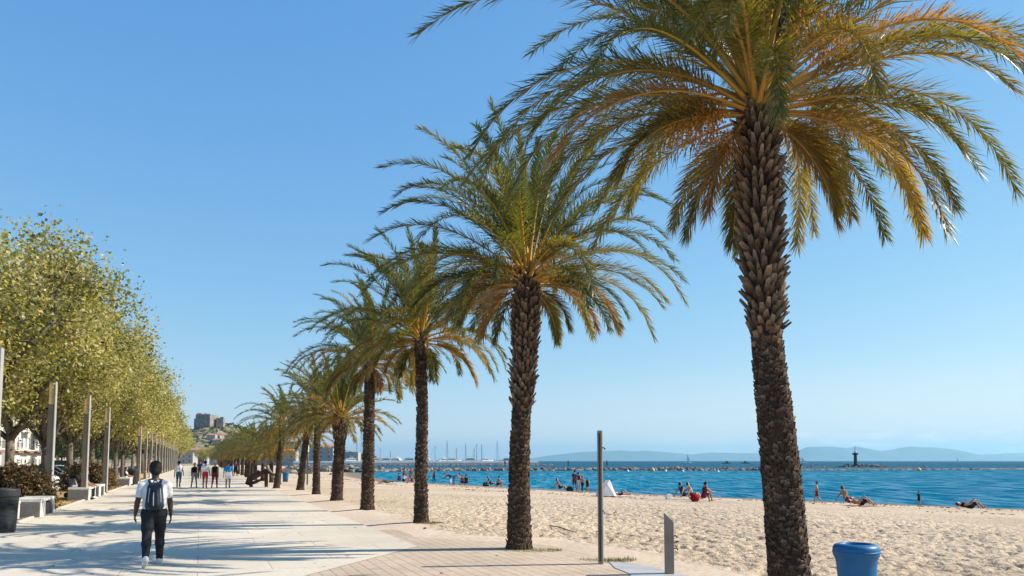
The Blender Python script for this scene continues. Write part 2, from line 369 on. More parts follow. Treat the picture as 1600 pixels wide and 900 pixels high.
tag(fm.build('foam', foam), kind='stuff')

def uv_sheet(name, poly, z, m):
    """a flat sheet given by (v, u) corners in the promenade frame"""
    b = MB(); b.add([(a, c, z) for a, c in poly], [tuple(range(len(poly)))])
    o = b.build(name, m); o.rotation_euler = (0, 0, ANG); return tag(o, kind='structure')
def paving(name, c1, c2, bw, rh, mortar, mcol, rough=0.75, offset=0.5, stain=0.25, bump=0.003, ns=0.35):
    m = bpy.data.materials.new(name); m.use_nodes = True; n, l = m.node_tree.nodes, m.node_tree.links
    b = n['Principled BSDF']; b.inputs['Roughness'].default_value = rough; b.inputs['Specular IOR Level'].default_value = 0.2
    t = n.new('ShaderNodeTexCoord'); br = n.new('ShaderNodeTexBrick'); br.offset = offset
    br.inputs['Scale'].default_value = 1; br.inputs['Brick Width'].default_value = bw; br.inputs['Row Height'].default_value = rh
    br.inputs['Mortar Size'].default_value = mortar; br.inputs['Mortar Smooth'].default_value = 0.3
    br.inputs['Color1'].default_value = (*c1, 1); br.inputs['Color2'].default_value = (*c2, 1); br.inputs['Mortar'].default_value = (*mcol, 1)
    l.new(t.outputs['Object'], br.inputs['Vector'])
    def nz(s, d=6):
        q = n.new('ShaderNodeTexNoise'); q.inputs['Scale'].default_value = s; q.inputs['Detail'].default_value = d; l.new(t.outputs['Object'], q.inputs['Vector']); return q.outputs[0]
    mr = n.new('ShaderNodeMapRange'); mr.inputs[1].default_value = 0.35; mr.inputs[2].default_value = 0.7; mr.inputs[3].default_value = 1 - stain; mr.inputs[4].default_value = 1.04; l.new(nz(ns), mr.inputs[0])
    m2 = n.new('ShaderNodeMapRange'); m2.inputs[1].default_value = 0.3; m2.inputs[2].default_value = 0.7; m2.inputs[3].default_value = 0.9; m2.inputs[4].default_value = 1.05; l.new(nz(14), m2.inputs[0])
    mu = n.new('ShaderNodeMath'); mu.operation = 'MULTIPLY'; l.new(mr.outputs[0], mu.inputs[0]); l.new(m2.outputs[0], mu.inputs[1])
    m3 = n.new('ShaderNodeMapRange'); m3.inputs[1].default_value = 0.60; m3.inputs[2].default_value = 0.72; m3.inputs[3].default_value = 1.0; m3.inputs[4].default_value = 0.80; l.new(nz(1.7, 8), m3.inputs[0])
    mu2 = n.new('ShaderNodeMath'); mu2.operation = 'MULTIPLY'; l.new(mu.outputs[0], mu2.inputs[0]); l.new(m3.outputs[0], mu2.inputs[1]); mu = mu2
    cc = n.new('ShaderNodeCombineXYZ')
    for i in range(3): l.new(mu.outputs[0], cc.inputs[i])
    mx = n.new('ShaderNodeMixRGB'); mx.blend_type = 'MULTIPLY'; mx.inputs[0].default_value = 1; l.new(br.outputs[0], mx.inputs[1]); l.new(cc.outputs[0], mx.inputs[2])
    l.new(mx.outputs[0], b.inputs['Base Color'])
    iv = n.new('ShaderNodeMath'); iv.operation = 'SUBTRACT'; iv.inputs[0].default_value = 1; l.new(br.outputs['Fac'], iv.inputs[1])
    a2 = n.new('ShaderNodeMath'); a2.operation = 'MULTIPLY_ADD'; a2.inputs[1].default_value = 0.5; l.new(nz(40), a2.inputs[0]); l.new(iv.outputs[0], a2.inputs[2])
    bp = n.new('ShaderNodeBump'); bp.inputs['Strength'].default_value = 1; bp.inputs['Distance'].default_value = bump
    l.new(a2.outputs[0], bp.inputs['Height']); l.new(bp.outputs[0], b.inputs['Normal'])
    return m
litter_ground = mat('dry_verge', (0.36, 0.25, 0.12), 0.95, 0.2, 2.2, 0.02, 25, col2=(0.52, 0.39, 0.21))
asphalt = mat('asphalt', (0.05, 0.05, 0.052), 0.9, 0.2, 3, 0.004, 90)
kerb_m = mat('kerb_stone', (0.42, 0.4, 0.36), 0.85, 0.12, 5, 0.003)
uv_sheet('ground', [(-900, -60), (4.4, -60), (4.4, 520), (-60, 1300), (-900, 1300)], -0.03, mat('earth', (0.30, 0.23, 0.14), 0.95, 0.2, 0.4, 0.03, 8))
uv_sheet('verge', [(-8.9, -30), (-5.0, -30), (-5.0, 330), (-8.9, 330)], -0.012, litter_ground)
prom_m = paving('pale_paving', (0.63, 0.56, 0.455), (0.585, 0.515, 0.42), 2.4, 1.2, 0.012, (0.42, 0.37, 0.30), 0.7, 0.5, 0.16, 0.002)
uv_sheet('promenade', [(-5.0, 4.7), (1.44, 13.17), (4.45, 17.1), (4.45, 330), (-5.0, 330)], 0.004, prom_m)
brick_m = paving('tiled_path', (0.58, 0.465, 0.36), (0.51, 0.405, 0.31), 0.21, 0.14, 0.010, (0.31, 0.235, 0.17), 0.85, 0.0, 0.22, 0.004)
uv_sheet('tiled_path', [(-14, -30), (9.0, -30), (9.0, 10), (7.2, 21.5), (4.46, 21.5), (4.46, 17.1), (1.44, 13.17), (-5.0, 4.7), (-14, 4.7)], 0.0, brick_m)
uv_sheet('road', [(-22, -30), (-9.2, -30), (-9.2, 420), (-22, 420)], -0.014, asphalt)
uv_sheet('pavement', [(-27, -30), (-22.0, -30), (-22.0, 420), (-27, 420)], 0.11, paving('grey_slabs', (0.36, 0.34, 0.31), (0.31, 0.295, 0.27), 0.6, 0.6, 0.012, (0.2, 0.19, 0.17)))
k = MB()
for v0, v1 in ((-9.2, -8.9), (-22.25, -21.95)):
    k.box(((v0 + v1) / 2, 195, 0.035), (v1 - v0, 450, 0.18))
k.box((-5.07, 172, 0.0), (0.12, 316, 0.1))
ko = k.build('kerb', kerb_m, bevel=0.015); ko.rotation_euler = (0, 0, ANG); tag(ko, kind='structure')
mk = MB()
for i in range(50):
    mk.box((-11.4, 10 + i * 2.6, -0.008), (4.2, 0.1, 0.004))
for i in range(60): mk.box((-18.5, 4 + i * 6, -0.008), (0.12, 3, 0.004))
mo = mk.build('road_markings', mat('road_paint', (0.7, 0.7, 0.68), 0.7, 0.1, 8)); mo.rotation_euler = (0, 0, ANG); tag(mo, kind='structure')
# dark leaf and seed scatter on the promenade and the sand
lm = MB(); lr = random.Random(11)
for i in range(260):
    v = lr.uniform(-4.9, 5.8); u = lr.uniform(9, 60); p = uv(u, v); z = max(0.007, sand_z(p.x, p.y) + 0.004 if v > 4.4 else 0)
    a = lr.uniform(0, 6.28); s = lr.uniform(0.015, 0.05)
    lm.add([(p.x + math.cos(a + q) * s * (1.6 if k_ % 2 else .7), p.y + math.sin(a + q) * s * (1.6 if k_ % 2 else .7), z + (0.012 if k_ == 1 else 0)) for k_, q in enumerate((0, 1.57, 3.14, 4.71))], [(0, 1, 2, 3)], 0, lr.random())
for i in range(5200):
    v = -5.15 - abs(lr.gauss(0, 1.6)); u = lr.uniform(14, 95)
    if v < -8.8: continue
    p = uv(u, v); a = lr.uniform(0, 6.28); s = lr.uniform(0.04, 0.09); h = [lr.uniform(0.0, 0.05) for _ in range(4)]
    lm.add([(p.x + math.cos(a + q) * s, p.y + math.sin(a + q) * s, h[k_]) for k_, q in enumerate((0, 1.57, 3.14, 4.71))], [(0, 1, 2, 3)], 0, lr.random())
litter_m = leaf_mat('dry_leaf', [(0, (0.10, 0.055, 0.02)), (0.5, (0.26, 0.15, 0.045)), (1, (0.42, 0.27, 0.09))], 0.7, 0.15, 0.2)
tag(lm.build('leaf_litter', litter_m), kind='stuff')
# wrack line: dark weed scraps left along the high water mark
wk = MB(); wr = random.Random(21)
for s in range(1, 8):
    (ax, ay), (bx, by) = SHORE[s], SHORE[s + 1]; L = math.hypot(bx - ax, by - ay); nxv, nyv = -(by - ay) / L, (bx - ax) / L
    for i in range(int(L * 16)):
        t = wr.random(); band = wr.choice((4.6, 4.6, 10.5)) if wr.random() < .85 else wr.uniform(3, 13)
        if vnoise(t * L * .12 + s * 9, band) < .42: continue
        o = band + 1.2 * (float(vnoise((ax + (bx - ax) * t) * .12, (ay + (by - ay) * t) * .12, 3)) - .5) + wr.gauss(0, .13); x, y = ax + (bx - ax) * t + nxv * o, ay + (by - ay) * t + nyv * o
        z = sand_z(x, y) + .012; a = wr.uniform(0, 6.28); q = wr.uniform(.04, .16); w_ = q * wr.uniform(.2, .5)
        wk.add([(x + math.cos(a) * q, y + math.sin(a) * q, z), (x - math.sin(a) * w_, y + math.cos(a) * w_, z + .04), (x - math.cos(a) * q, y - math.sin(a) * q, z), (x + math.sin(a) * w_, y - math.cos(a) * w_, z + .01)], [(0, 1, 2, 3)], 0, wr.random())
tag(wk.build('seaweed', leaf_mat('dry_weed', [(0, (0.05, 0.032, 0.02)), (0.6, (0.13, 0.085, 0.05)), (1, (0.26, 0.19, 0.12))], 0.8, 0.05, 0.1)), kind='stuff')

# ------------------------------------------------------------------ far land, castle, air
def ridge(name, prof, y0, depth, m):
    """a far range: skyline heights given along its length, real depth behind it"""
    pts = [at_depth(px, py, y0) for px, py in prof]; xs_ = np.array([p.x for p in pts]); hs_ = np.array([max(p.z, 0) for p in pts])
    gx = np.linspace(xs_[0], xs_[-1], 200); gy = np.linspace(0, 1, 26)
    GX, GY = np.meshgrid(gx, gy); hh = np.interp(GX, xs_, hs_)
    sh = np.where(GY < .5, sstep(GY, 0, .5), sstep(-GY, -1, -.5)) ** .8
    nz = fbm(GX / 700, GY * 5, 4); GZ = -2 + hh * sh * (0.72 + 0.56 * nz * (1 - np.abs(GY - .5) * 1.2) + 0.0) * np.where(GY == .5, 1, 1)
    mx = GZ.max(0); GZ = np.where(mx > 0, GZ * (np.interp(gx, xs_, hs_) / np.maximum(mx, 1)), GZ)
    v = np.stack([GX, y0 - depth / 2 + GY * depth, GZ], -1).reshape(-1, 3); i = np.arange(GX.size).reshape(GX.shape)
    f = np.stack([i[:-1, :-1], i[:-1, 1:], i[1:, 1:], i[1:, :-1]], -1).reshape(-1, 4)
    return tag(link(name, np_mesh(name, v, f, m, smooth=True)), kind='structure')
far_m = mat('far_scrub', (0.07, 0.085, 0.06), 0.95, 0.3, 0.004, col2=(0.16, 0.15, 0.11), coord='Object')
ridge('far_hills', [(760, 719.5), (830, 716), (860, 711.5), (905, 706.5), (935, 705), (970, 703.5), (990, 705), (1008, 704), (1050, 707.5), (1080, 710), (1110, 707), (1190, 708.5), (1240, 713), (1290, 719.5)], 19000, 3200, far_m)
ridge('far_mountains', [(1205, 719.5), (1228, 714), (1248, 704), (1262, 698.5), (1300, 697.5), (1325, 700), (1338, 698), (1350, 700), (1372, 704.5), (1395, 703), (1418, 697.5), (1440, 698.5), (1462, 699.5), (1490, 704), (1520, 710), (1560, 713), (1640, 716), (1720, 719.5)], 17000, 3200, far_m)
ridge('far_coast', [(1480, 719), (1540, 710), (1580, 708), (1640, 707), (1760, 711), (1900, 719)], 20500, 1800, far_m)

hx, hy = np.meshgrid(np.linspace(-760, -120, 110), np.linspace(640, 1400, 90))
def hill_h(x, y):
    g = lambda cx, cy, h, sx, sy: h * np.exp(-((x - cx) / sx) ** 2 - ((y - cy) / sy) ** 2)
    a = g(-338, 930, 45, 62, 130); b = g(-255, 980, 24, 80, 150); c = g(-480, 960, 38, 120, 150); d = g(-620, 1000, 40, 120, 200)
    return np.maximum(np.maximum(a, b), np.maximum(c, d)) * (0.86 + 0.28 * fbm(x / 40, y / 40, 2)) - 1.2
hz = hill_h(hx, hy); i = np.arange(hx.size).reshape(hx.shape)
tag(link('hill', np_mesh('hill', np.stack([hx, hy, hz], -1).reshape(-1, 3), np.stack([i[:-1, :-1], i[:-1, 1:], i[1:, 1:], i[1:, :-1]], -1).reshape(-1, 4), mat('hill_scrub', (0.08, 0.085, 0.04), 0.95, 0.3, 0.12, col2=(0.30, 0.25, 0.17)), smooth=True)), kind='structure')
def hz_at(x, y): return float(hill_h(np.array([x]), np.array([y]))[0])
stone = mat('fort_stone', (0.14, 0.13, 0.115), 0.9, 0.2, 0.25, 0.1, 1.5, col2=(0.33, 0.285, 0.225))
castle = thing('hilltop_fort', 'ruined stone fort on the hilltop at the end of the promenade', 'fort', at_depth(323, 662, 900)); castle.scale = (.7, .7, .74)
cz = -14.0
kb = MB(); kb.prism([(-14.5, -9), (9.5, -12), (16, 6), (-10, 10)], cz, 13.5)
kb.prism([(-14.5, -9.2), (-19, -4), (-16, 8), (-10, 9.8)], cz, 7.5); kb.prism([(-13, -7), (-6, -8), (-6, 0), (-12, 0)], 13.5, 15.6); kb.prism([(-1, -9), (2, -9.3), (2, -4), (-1, -4)], 13.5, 15.2)
for q in range(7): kb.box((-12 + q * 3.3, -9.6 - q * .38, 14.1), (1.7, 1.2, 1.2), rot=Matrix.Rotation(-.124, 3, 'Z'))
kb.build('keep', stone, castle)
cb = MB(); cb.prism([(16.2, -3), (27, -1), (27, 8), (16.2, 7)], cz - 2, 8.6); cb.prism([(22, -1.8), (26.6, -0.9), (26.6, 4), (22, 4)], 8.6, 10.2)
cb.build('curtain_wall', stone, castle)
rr = random.Random(5)
sc_v, sc_f, sc_t = [], [], []
for q in range(3600):
    x = rr.uniform(-560, -160); y = rr.uniform(700, 960); z = hz_at(x, y)
    if z < 3: continue
    s = rr.uniform(1.0, 2.6); tn = rr.random()
    for w_ in range(5):
        n_ = Vector((rr.gauss(0, 1), rr.gauss(0, 1), rr.gauss(0, 1))).normalized(); a_ = n_.orthogonal().normalized(); b_ = n_.cross(a_)
        c_ = Vector((x + rr.gauss(0, s * .4), y + rr.gauss(0, s * .4), z + rr.uniform(0.1, s * .8))); k_ = len(sc_v)
        sc_v += [c_ + a_ * s * .6, c_ + b_ * s * .6, c_ - a_ * s * .6, c_ - b_ * s * .6]; sc_f.append((k_, k_ + 1, k_ + 2, k_ + 3)); sc_t += [tn] * 4
scrub_m = leaf_mat('scrub_leaf', [(0, (0.03, 0.05, 0.02)), (0.6, (0.07, 0.085, 0.03)), (1, (0.16, 0.14, 0.06))], 0.6, 0.2, 0.2)
tag(link('scrub', np_mesh('scrub', [tuple(p) for p in sc_v], sc_f, scrub_m, sc_t)), kind='stuff')

hb = MB(); hb.box((5500, 10300, 198), (33000, 26600, 404))
hm = bpy.data.materials.new('haze'); hm.use_nodes = True; n_, l_ = hm.node_tree.nodes, hm.node_tree.links
n_.remove(n_['Principled BSDF']); pv = n_.new('ShaderNodeVolumePrincipled'); pv.inputs['Color'].default_value = (0.36, 0.74, 1.0, 1)
pv.inputs['Density'].default_value = 0.68e-4; pv.inputs['Anisotropy'].default_value = 0.3
l_.new(pv.outputs[0], n_['Material Output'].inputs['Volume'])
ho = hb.build('haze', hm); ho.display_type = 'WIRE'; tag(ho, kind='stuff')

# ------------------------------------------------------------------ palms
frond_m = leaf_mat('palm_leaflet', [(0, (0.04, 0.07, 0.03)), (0.3, (0.09, 0.12, 0.038)), (0.55, (0.20, 0.185, 0.045)), (0.8, (0.31, 0.205, 0.06)), (1, (0.32, 0.20, 0.10))], 0.44, 0.38, 0.45, (1.8, 1.45, 0.42))
rachis_m = tone_mat('palm_rachis', [(0, (0.16, 0.16, 0.04)), (0.5, (0.46, 0.30, 0.06)), (1, (0.50, 0.25, 0.06))], 0.5, 0.002, 20, 0.3)
bark_m = tone_mat('palm_bark', [(0, (0.022, 0.015, 0.011)), (0.32, (0.08, 0.055, 0.039)), (0.7, (0.25, 0.185, 0.13)), (1, (0.50, 0.40, 0.30))], 0.9, 0.012, 38, 0.12, 0.35, 0.55)
fruit_m = tone_mat('date_fruit', [(0, (0.30, 0.12, 0.02)), (1, (0.55, 0.27, 0.05))], 0.5, 0.001, 30, 0.3)
fibre_m = tone_mat('fresh_cut_fibre', [(0, (0.09, 0.055, 0.035)), (1, (0.30, 0.19, 0.115))], 0.9, 0.01, 40, 0.1)

def crown_mesh(name, seed, nf, L, lmax, wind=(0, 0), q0=0.0, q1=1.0, m=64, lean=(0, 0), width=0.02, e_hi=86, e_lo=-42, droop=1.55, qp=1.05, t0=.17, hang=0, front_gap=False):
    r = np.random.RandomState(seed); V, F, T, MI = [], [], [], []; off = 0
    def push(v, f, t, mi):
        nonlocal off
        V.append(v); F.append(f + off); T.append(t); MI.append(np.full(len(f), mi)); off += len(v)
    for i in range(nf):
        q = q0 + (q1 - q0) * (i + r.rand() * .7) / nf; az = i * 2.39996 + r.normal(0, .18)
        df = (az + math.pi / 2 + math.pi) % (2 * math.pi) - math.pi
        if front_gap and (q > .8 or i >= nf - hang) and abs(df) < .75: az += .9 if df > 0 else -.9
        el = R(e_hi + (e_lo - e_hi) * q ** qp + r.normal(0, 6))
        if i >= nf - hang: el = R(r.uniform(-58, -18)); q = .9
        Lf = L * (.68 if i >= nf - hang else 1) * (0.72 + 0.36 * math.sin(math.pi * min(1, q * 1.1 + .12))) * r.uniform(.9, 1.08) * (0.8 if q > .88 else 1)
        d = np.array([math.cos(az) * math.cos(el) + lean[0] * .3, math.sin(az) * math.cos(el) + lean[1] * .3, math.sin(el)]); d /= np.linalg.norm(d)
        p = np.array([math.cos(az) * .13, math.sin(az) * .13, 0.28 - 0.55 * q]); K = 22; ds = Lf / K
        P = [p.copy()]; Dv = [d.copy()]; kd = droop * r.uniform(.75, 1.25) * (0.8 + .5 * math.cos(el)); side_bend = r.normal(0, .25)
        for k in range(K):
            s = k / K; sd = np.array([-d[1], d[0], 0])
            d = d + (np.array([0, 0, -1.]) * kd * (.12 + 1.45 * s) + np.array([wind[0], wind[1], 0]) * (0.3 + s) + sd * side_bend) / K
            d /= np.linalg.norm(d); p = p + d * ds; P.append(p.copy()); Dv.append(d.copy())
        P = np.array(P); Dv = np.array(Dv)
        age = np.clip((q - .35) * 1.25, 0, 1); ft = np.clip(0.20 + 0.42 * age + r.normal(0, .12), 0.02, 1)
        if age > .3 and r.rand() < .12: ft = r.uniform(.85, 1.0)
        # rachis, four-sided
        up = np.array([0, 0, 1.]); S = np.cross(Dv, up); nl = np.linalg.norm(S, axis=1, keepdims=True); S = np.where(nl > .05, S / np.maximum(nl, 1e-6), np.array([math.sin(az), -math.cos(az), 0])); N = np.cross(S, Dv)
        tt = np.linspace(0, 1, K + 1)[:, None]; wr = 0.034 * (1 - tt) ** 1.1 + .0045 + 0.03 * np.exp(-tt * 22); hr = wr * .6
        ring = np.stack([P + S * wr, P + N * hr, P - S * wr, P - N * hr], 1).reshape(-1, 3); a = np.arange(K)[:, None] * 4 + np.arange(4)[None]; b = np.arange(K)[:, None] * 4 + (np.arange(4)[None] + 1) % 4
        q4 = np.stack([a, b, b + 4, a + 4], -1).reshape(-1, 4)
        push(ring, np.concatenate([q4[:, [0, 1, 2]], q4[:, [0, 2, 3]]]), np.repeat(np.clip(0.35 + .5 * age * (1 - tt[:, 0] * .4) + .15 * (1 - tt[:, 0]), 0, 1), 4), 1)
        # leaflets
        t = t0 + (1 - t0) * (np.arange(m) + r.rand(m) * .6) / m; t = np.clip(t, 0, .995)
        for sg in (1, -1):
            f_ = t * K; i0 = np.minimum(f_.astype(int), K - 1); fr = (f_ - i0)[:, None]
            B = P[i0] * (1 - fr) + P[i0 + 1] * fr; D_ = Dv[i0]; S_ = S[i0] * sg; N_ = N[i0]
            ph = np.radians(52 - 28 * t + r.normal(0, 8, m))[:, None]; lift = r.choice([-.25, .25, .7], m)[:, None] + r.normal(0, .12, m)[:, None] + .12
            ld = D_ * np.cos(ph) + (S_ * np.cos(lift) + N_ * np.sin(lift)) * np.sin(ph)
            ll = lmax * np.clip(np.minimum((t - .06) * 4.2, 1) * (1 - .5 * np.clip(t - .35, 0, 1) / .65), .12, 1)[:, None] * r.uniform(.85, 1.12, m)[:, None]
            sag = np.array([0, 0, -1.])[None] * ll
            mid = B + ld * ll * .5 + sag * .03; tip = B + ld * ll * .97 + sag * (r.uniform(.04, .24, m)[:, None] * (.7 + .7 * age))
            wv = np.cross(ld, N_ + S_ * r.normal(0, .5, m)[:, None]); wv /= np.maximum(np.linalg.norm(wv, axis=1, keepdims=True), 1e-6); w_ = width * r.uniform(.8, 1.2, m)[:, None]
            vv = np.stack([B - wv * w_ * .35, B + wv * w_ * .35, mid + wv * w_ * .62, mid - wv * w_ * .62, tip], 1).reshape(-1, 3); k5 = np.arange(m)[:, None] * 5
            ff = np.concatenate([k5 + np.array([[0, 1, 2]]), k5 + np.array([[0, 2, 3]]), k5 + np.array([[3, 2, 4]])])
            tn = np.clip(ft + r.normal(0, .08, m) + .36 * (1 - t) ** 1.6 * (.4 + .6 * age), 0, 1); tn5 = np.repeat(tn, 5); tn5[4::5] += .06
            push(vv, ff, np.clip(tn5, 0, 1), 0)
    return np_mesh(name, np.concatenate(V), np.concatenate(F), [frond_m, rachis_m], np.concatenate(T), np.concatenate(MI))

def trunk_mesh(name, seed, path, rad, boots_from, boot=(0.20, 0.10, 0.045), tilt=24, dz=0.085, nb=9, scar=(0.075, 0.12), sdz=0.062, snb=11, sparse=1.0):
    """a palm trunk along path (local points): packed scars below, upright cut leaf bases above boots_from"""
    r = random.Random(seed); mb = MB(); zs = [p[2] for p in path]; Hh = zs[-1]
    ax = lambda z: Vector((np.interp(z, zs, [p[0] for p in path]), np.interp(z, zs, [p[1] for p in path]), z))
    rd = lambda z: float(np.interp(z, zs, rad))
    n = 48; pz = [Hh * k / n for k in range(n + 1)]
    mb.tube([ax(z) for z in pz], [rd(z) * (1 + r.uniform(-.03, .03)) for z in pz], 20, 0, tone=[r.uniform(.1, .3) for _ in pz])
    z = 0.02; row = 0
    while z < Hh - 0.05:
        t = (z - boots_from) / 0.5
        full = t > 0
        k = nb if full else snb; z += dz if full else sdz
        grow_ = min(1.0, 0.45 + 0.55 * t) if full else 0
        for j in range(k):
            pn = float(vnoise(j * 7.0 / k, z * 4.5, seed)); pb = float(vnoise(z * 6.0, 3.7, seed))
            if r.random() > sparse or (not full and r.random() < .06 + .75 * max(0, pn * .6 + pb * .55 - .5)): continue
            a = (j + .5 * (row % 2) + r.uniform(-.16, .16)) * 2 * math.pi / k; o = Vector((math.cos(a), math.sin(a), 0)); sd = Vector((-o.y, o.x, 0))
            zz = z + r.uniform(-.03, .03); rr_ = rd(zz); c = ax(zz) + o * (rr_ - .012)
            if full:
                ln, w, th = boot[0] * r.uniform(.75, 1.2) * (.6 + .4 * grow_), boot[1] * r.uniform(.8, 1.15), boot[2]; tl = R(tilt * r.uniform(.6, 1.35)); w1 = w * r.uniform(.25, .55)
            else:
                ln, w, th = scar[0] * r.uniform(.6, 1.25), scar[1] * r.uniform(.7, 1.2), .026 * r.uniform(.6, 1.3); tl = R(r.uniform(14, 34)); w1 = w * .62
            dr = Vector((0, 0, 1)) * math.cos(tl) + o * math.sin(tl); nm = o * math.cos(tl) - Vector((0, 0, 1)) * math.sin(tl)
            e = c + dr * ln; cut = dr * r.uniform(-.02, .02)
            vs = [c - sd * w / 2, c + sd * w / 2, c + sd * w / 2 + nm * th, c - sd * w / 2 + nm * th, e - sd * w1 / 2 - cut, e + sd * w1 / 2 + cut, e + sd * w1 / 2 + nm * th * .6 + cut, e - sd * w1 / 2 + nm * th * .6 - cut]
            b0 = r.uniform(.10, .34) if full else r.uniform(.04, .26) + .22 * (pn - .4); b1 = b0 + (r.uniform(.22, .55) if full else r.uniform(.03, .36))
            mb.add(vs, [(0, 3, 2, 1), (4, 5, 6, 7), (0, 1, 5, 4), (3, 7, 6, 2), (0, 4, 7, 3), (1, 2, 6, 5)], 0, [b0] * 4 + [b1] * 4)
        row += 1
    for j in range(26):      # flared root ring
        a = j * 2.4; o = Vector((math.cos(a), math.sin(a), 0)); rr_ = rd(0)
        mb.tube([o * rr_ * .9 + Vector((0, 0, .22)), o * (rr_ * 1.08) + Vector((0, 0, .06)), o * (rr_ * 1.22) + Vector((0, 0, -.08))], [.02, .03, .02], 5, 0, tone=.3)
    return mb.mesh(name, bark_m)

def fruit_mesh(seed, az, el, L, ns=34, sl=0.55):
    r = random.Random(seed); mb = MB(); d = Vector((math.cos(az) * math.cos(el), math.sin(az) * math.cos(el), math.sin(el))); p = Vector((math.cos(az) * .12, math.sin(az) * .12, 0)); pts = [p.copy()]
    for k in range(8):
        d = (d + Vector((0, 0, -.14 * k / 3))).normalized(); p = p + d * L / 8; pts.append(p.copy())
    mb.tube(pts, [.026 - .0015 * k for k in range(9)], 6, 0, tone=.4)
    for s in range(ns):
        b = pts[r.randint(4, 8)]; q = (d * .7 + Vector((r.gauss(0, .6), r.gauss(0, .6), r.gauss(0, .45)))).normalized(); sp = [b.copy()]; pp = b.copy()
        for k in range(5):
            q = (q + Vector((0, 0, -.22))).normalized(); pp = pp + q * sl * r.uniform(.7, 1.1) / 5; sp.append(pp.copy())
            if k > 0:
                for _ in range(2): mb.ball(pp + Vector((r.gauss(0, .018), r.gauss(0, .018), r.gauss(0, .018))), .0135, 0, 5, (1, 1, 1.3), tone=r.random())
        mb.tube(sp, .0045, 4, 0, cap=False, tone=.7)
    return mb.mesh('fruit_cluster', fruit_m)

def palm(label, base, path, rad, boots_from, crown, seed, tr=None, group='palms lining the beach side of the promenade', rz=0.0, **tk):
    t = thing('palm_tree', label, 'palm tree', base, rz, group)
    tr = tr or trunk_mesh('trunk', seed, path, rad, boots_from, **tk); link('trunk', tr, t)
    c = link('crown', crown, t); c.location = path[-1]
    return t
def pix_path(y, pl):
    b = at_depth(pl[0][0], pl[0][1], y); g = Vector((b.x, y, sand_z(b.x, y) - 0.02))
    out = []
    for px, py in pl:
        p = at_depth(px, py, y); out.append((p.x - g.x, 0.0, max(0, p.z - g.z)))
    out[0] = (out[0][0], 0, 0.0)
    return g, out
# the nearest palm, base just below the frame
g1, pth = pix_path(10.5, [(1238, 944), (1233, 900), (1225, 790), (1213, 670), (1204, 590), (1197, 520), (1191, 420), (1186, 300), (1183, 220), (1181, 158)])
p1 = palm('largest and nearest palm, its bent trunk with shaggy leaf stubs above', g1, pth, [.275, .245, .235, .22, .20, .175, .195, .205, .195, .14], pth[5][2] - .02,
          crown_mesh('crown', 21, 104, 4.4, .50, (-.18, -.03), 0.0, 1.0, 190, width=.0125, droop=1.7, e_lo=-2, qp=.74, t0=.18, hang=7, front_gap=True), 1, boot=(.205, .10, .036), tilt=43, dz=.062, nb=9, scar=(.05, .095), sdz=.038, snb=17)
fb = MB(); f_r = random.Random(2)
for j in range(34):
    a = j * 2.4; o = Vector((math.cos(a), math.sin(a), 0)); c = Vector(pth[5]) + o * .185 + Vector((0, 0, f_r.uniform(-.16, .12)))
    fb.box(c, (.04, f_r.uniform(.05, .09), f_r.uniform(.06, .13)), 0, Matrix.Rotation(a, 3, 'Z') @ Matrix.Rotation(R(22), 3, 'Y'), tone=[f_r.random()] * 8)
fb.build('cut_collar', fibre_m, p1)
for j, (a, e, L) in enumerate(((R(195), R(2), 1.15), (R(285), R(48), 1.35), (R(318), R(52), 1.3), (R(205), R(-12), 1.0))):
    o = link('fruit_cluster', fruit_mesh(30 + j, a, e, L), p1); o.location = Vector(pth[-1]) + Vector((0, 0, .05))
g2, pth = pix_path(17.1, [(811, 857), (811, 800), (812, 700), (816, 620), (820, 550), (822, 490), (823, 432)])
p2 = palm('second nearest palm, upright crown over a trunk ringed by a grass patch', g2, pth, [.255, .22, .19, .18, .20, .225, .18], pth[3][2] - .3,
          crown_mesh('crown', 33, 88, 3.5, .46, (-.12, 0), 0.0, 1.0, 160, width=.014, droop=1.6, e_lo=-8, qp=.76, hang=6, front_gap=True), 2, boot=(.20, .11, .04), tilt=35, dz=.068, nb=10, scar=(.065, .11), sdz=.05, snb=14)
for j, (a, e, L) in enumerate(((R(300), R(50), .9), (R(230), R(40), .9))):
    o = link('fruit_cluster', fruit_mesh(50 + j, a, e, L, 22, .4), p2); o.location = Vector(pth[-1])
g3, pth = pix_path(23.6, [(658, 820), (658, 740), (660, 640), (658, 560), (657, 525)])
p3 = palm('slender dark palm third from the front, tall narrow trunk', g3, pth, [.2, .165, .145, .15, .16], pth[3][2] - .1,
          crown_mesh('crown', 44, 74, 3.15, .44, (-.22, 0), 0.0, 1.0, 120, width=.017, droop=1.6, e_lo=-8, qp=.8, hang=5, front_gap=True), 3, boot=(.2, .11, .05), tilt=18, dz=.08, nb=9, snb=10, sdz=.075)
g4, pth = pix_path(30.0, [(574, 798), (575, 740), (577, 650), (577, 590), (577, 562)])
p4 = palm('fourth palm with wind swept golden fronds and a scaly brown trunk', g4, pth, [.235, .21, .18, .165, .17], pth[3][2],
          crown_mesh('crown', 57, 70, 3.1, .44, (-.4, 0), 0.0, 1.0, 105, width=.019, droop=1.7, e_lo=-10, qp=.78, hang=5, front_gap=True), 4, boot=(.2, .12, .05), dz=.08, nb=9, snb=10, sdz=.08)
g5, pth = pix_path(36.7, [(526, 784), (528, 740), (531, 690), (532, 662), (532, 650)])
p5 = palm('short palm with a thick dark swollen top to its trunk', g5, pth, [.26, .235, .235, .30, .24], pth[2][2],
          crown_mesh('crown', 66, 58, 3.15, .46, (-.05, 0), 0.0, .95, 80, width=.023, droop=1.15, e_lo=-2, qp=.75), 5, boot=(.2, .14, .05), dz=.085, nb=9, snb=10, sdz=.085)
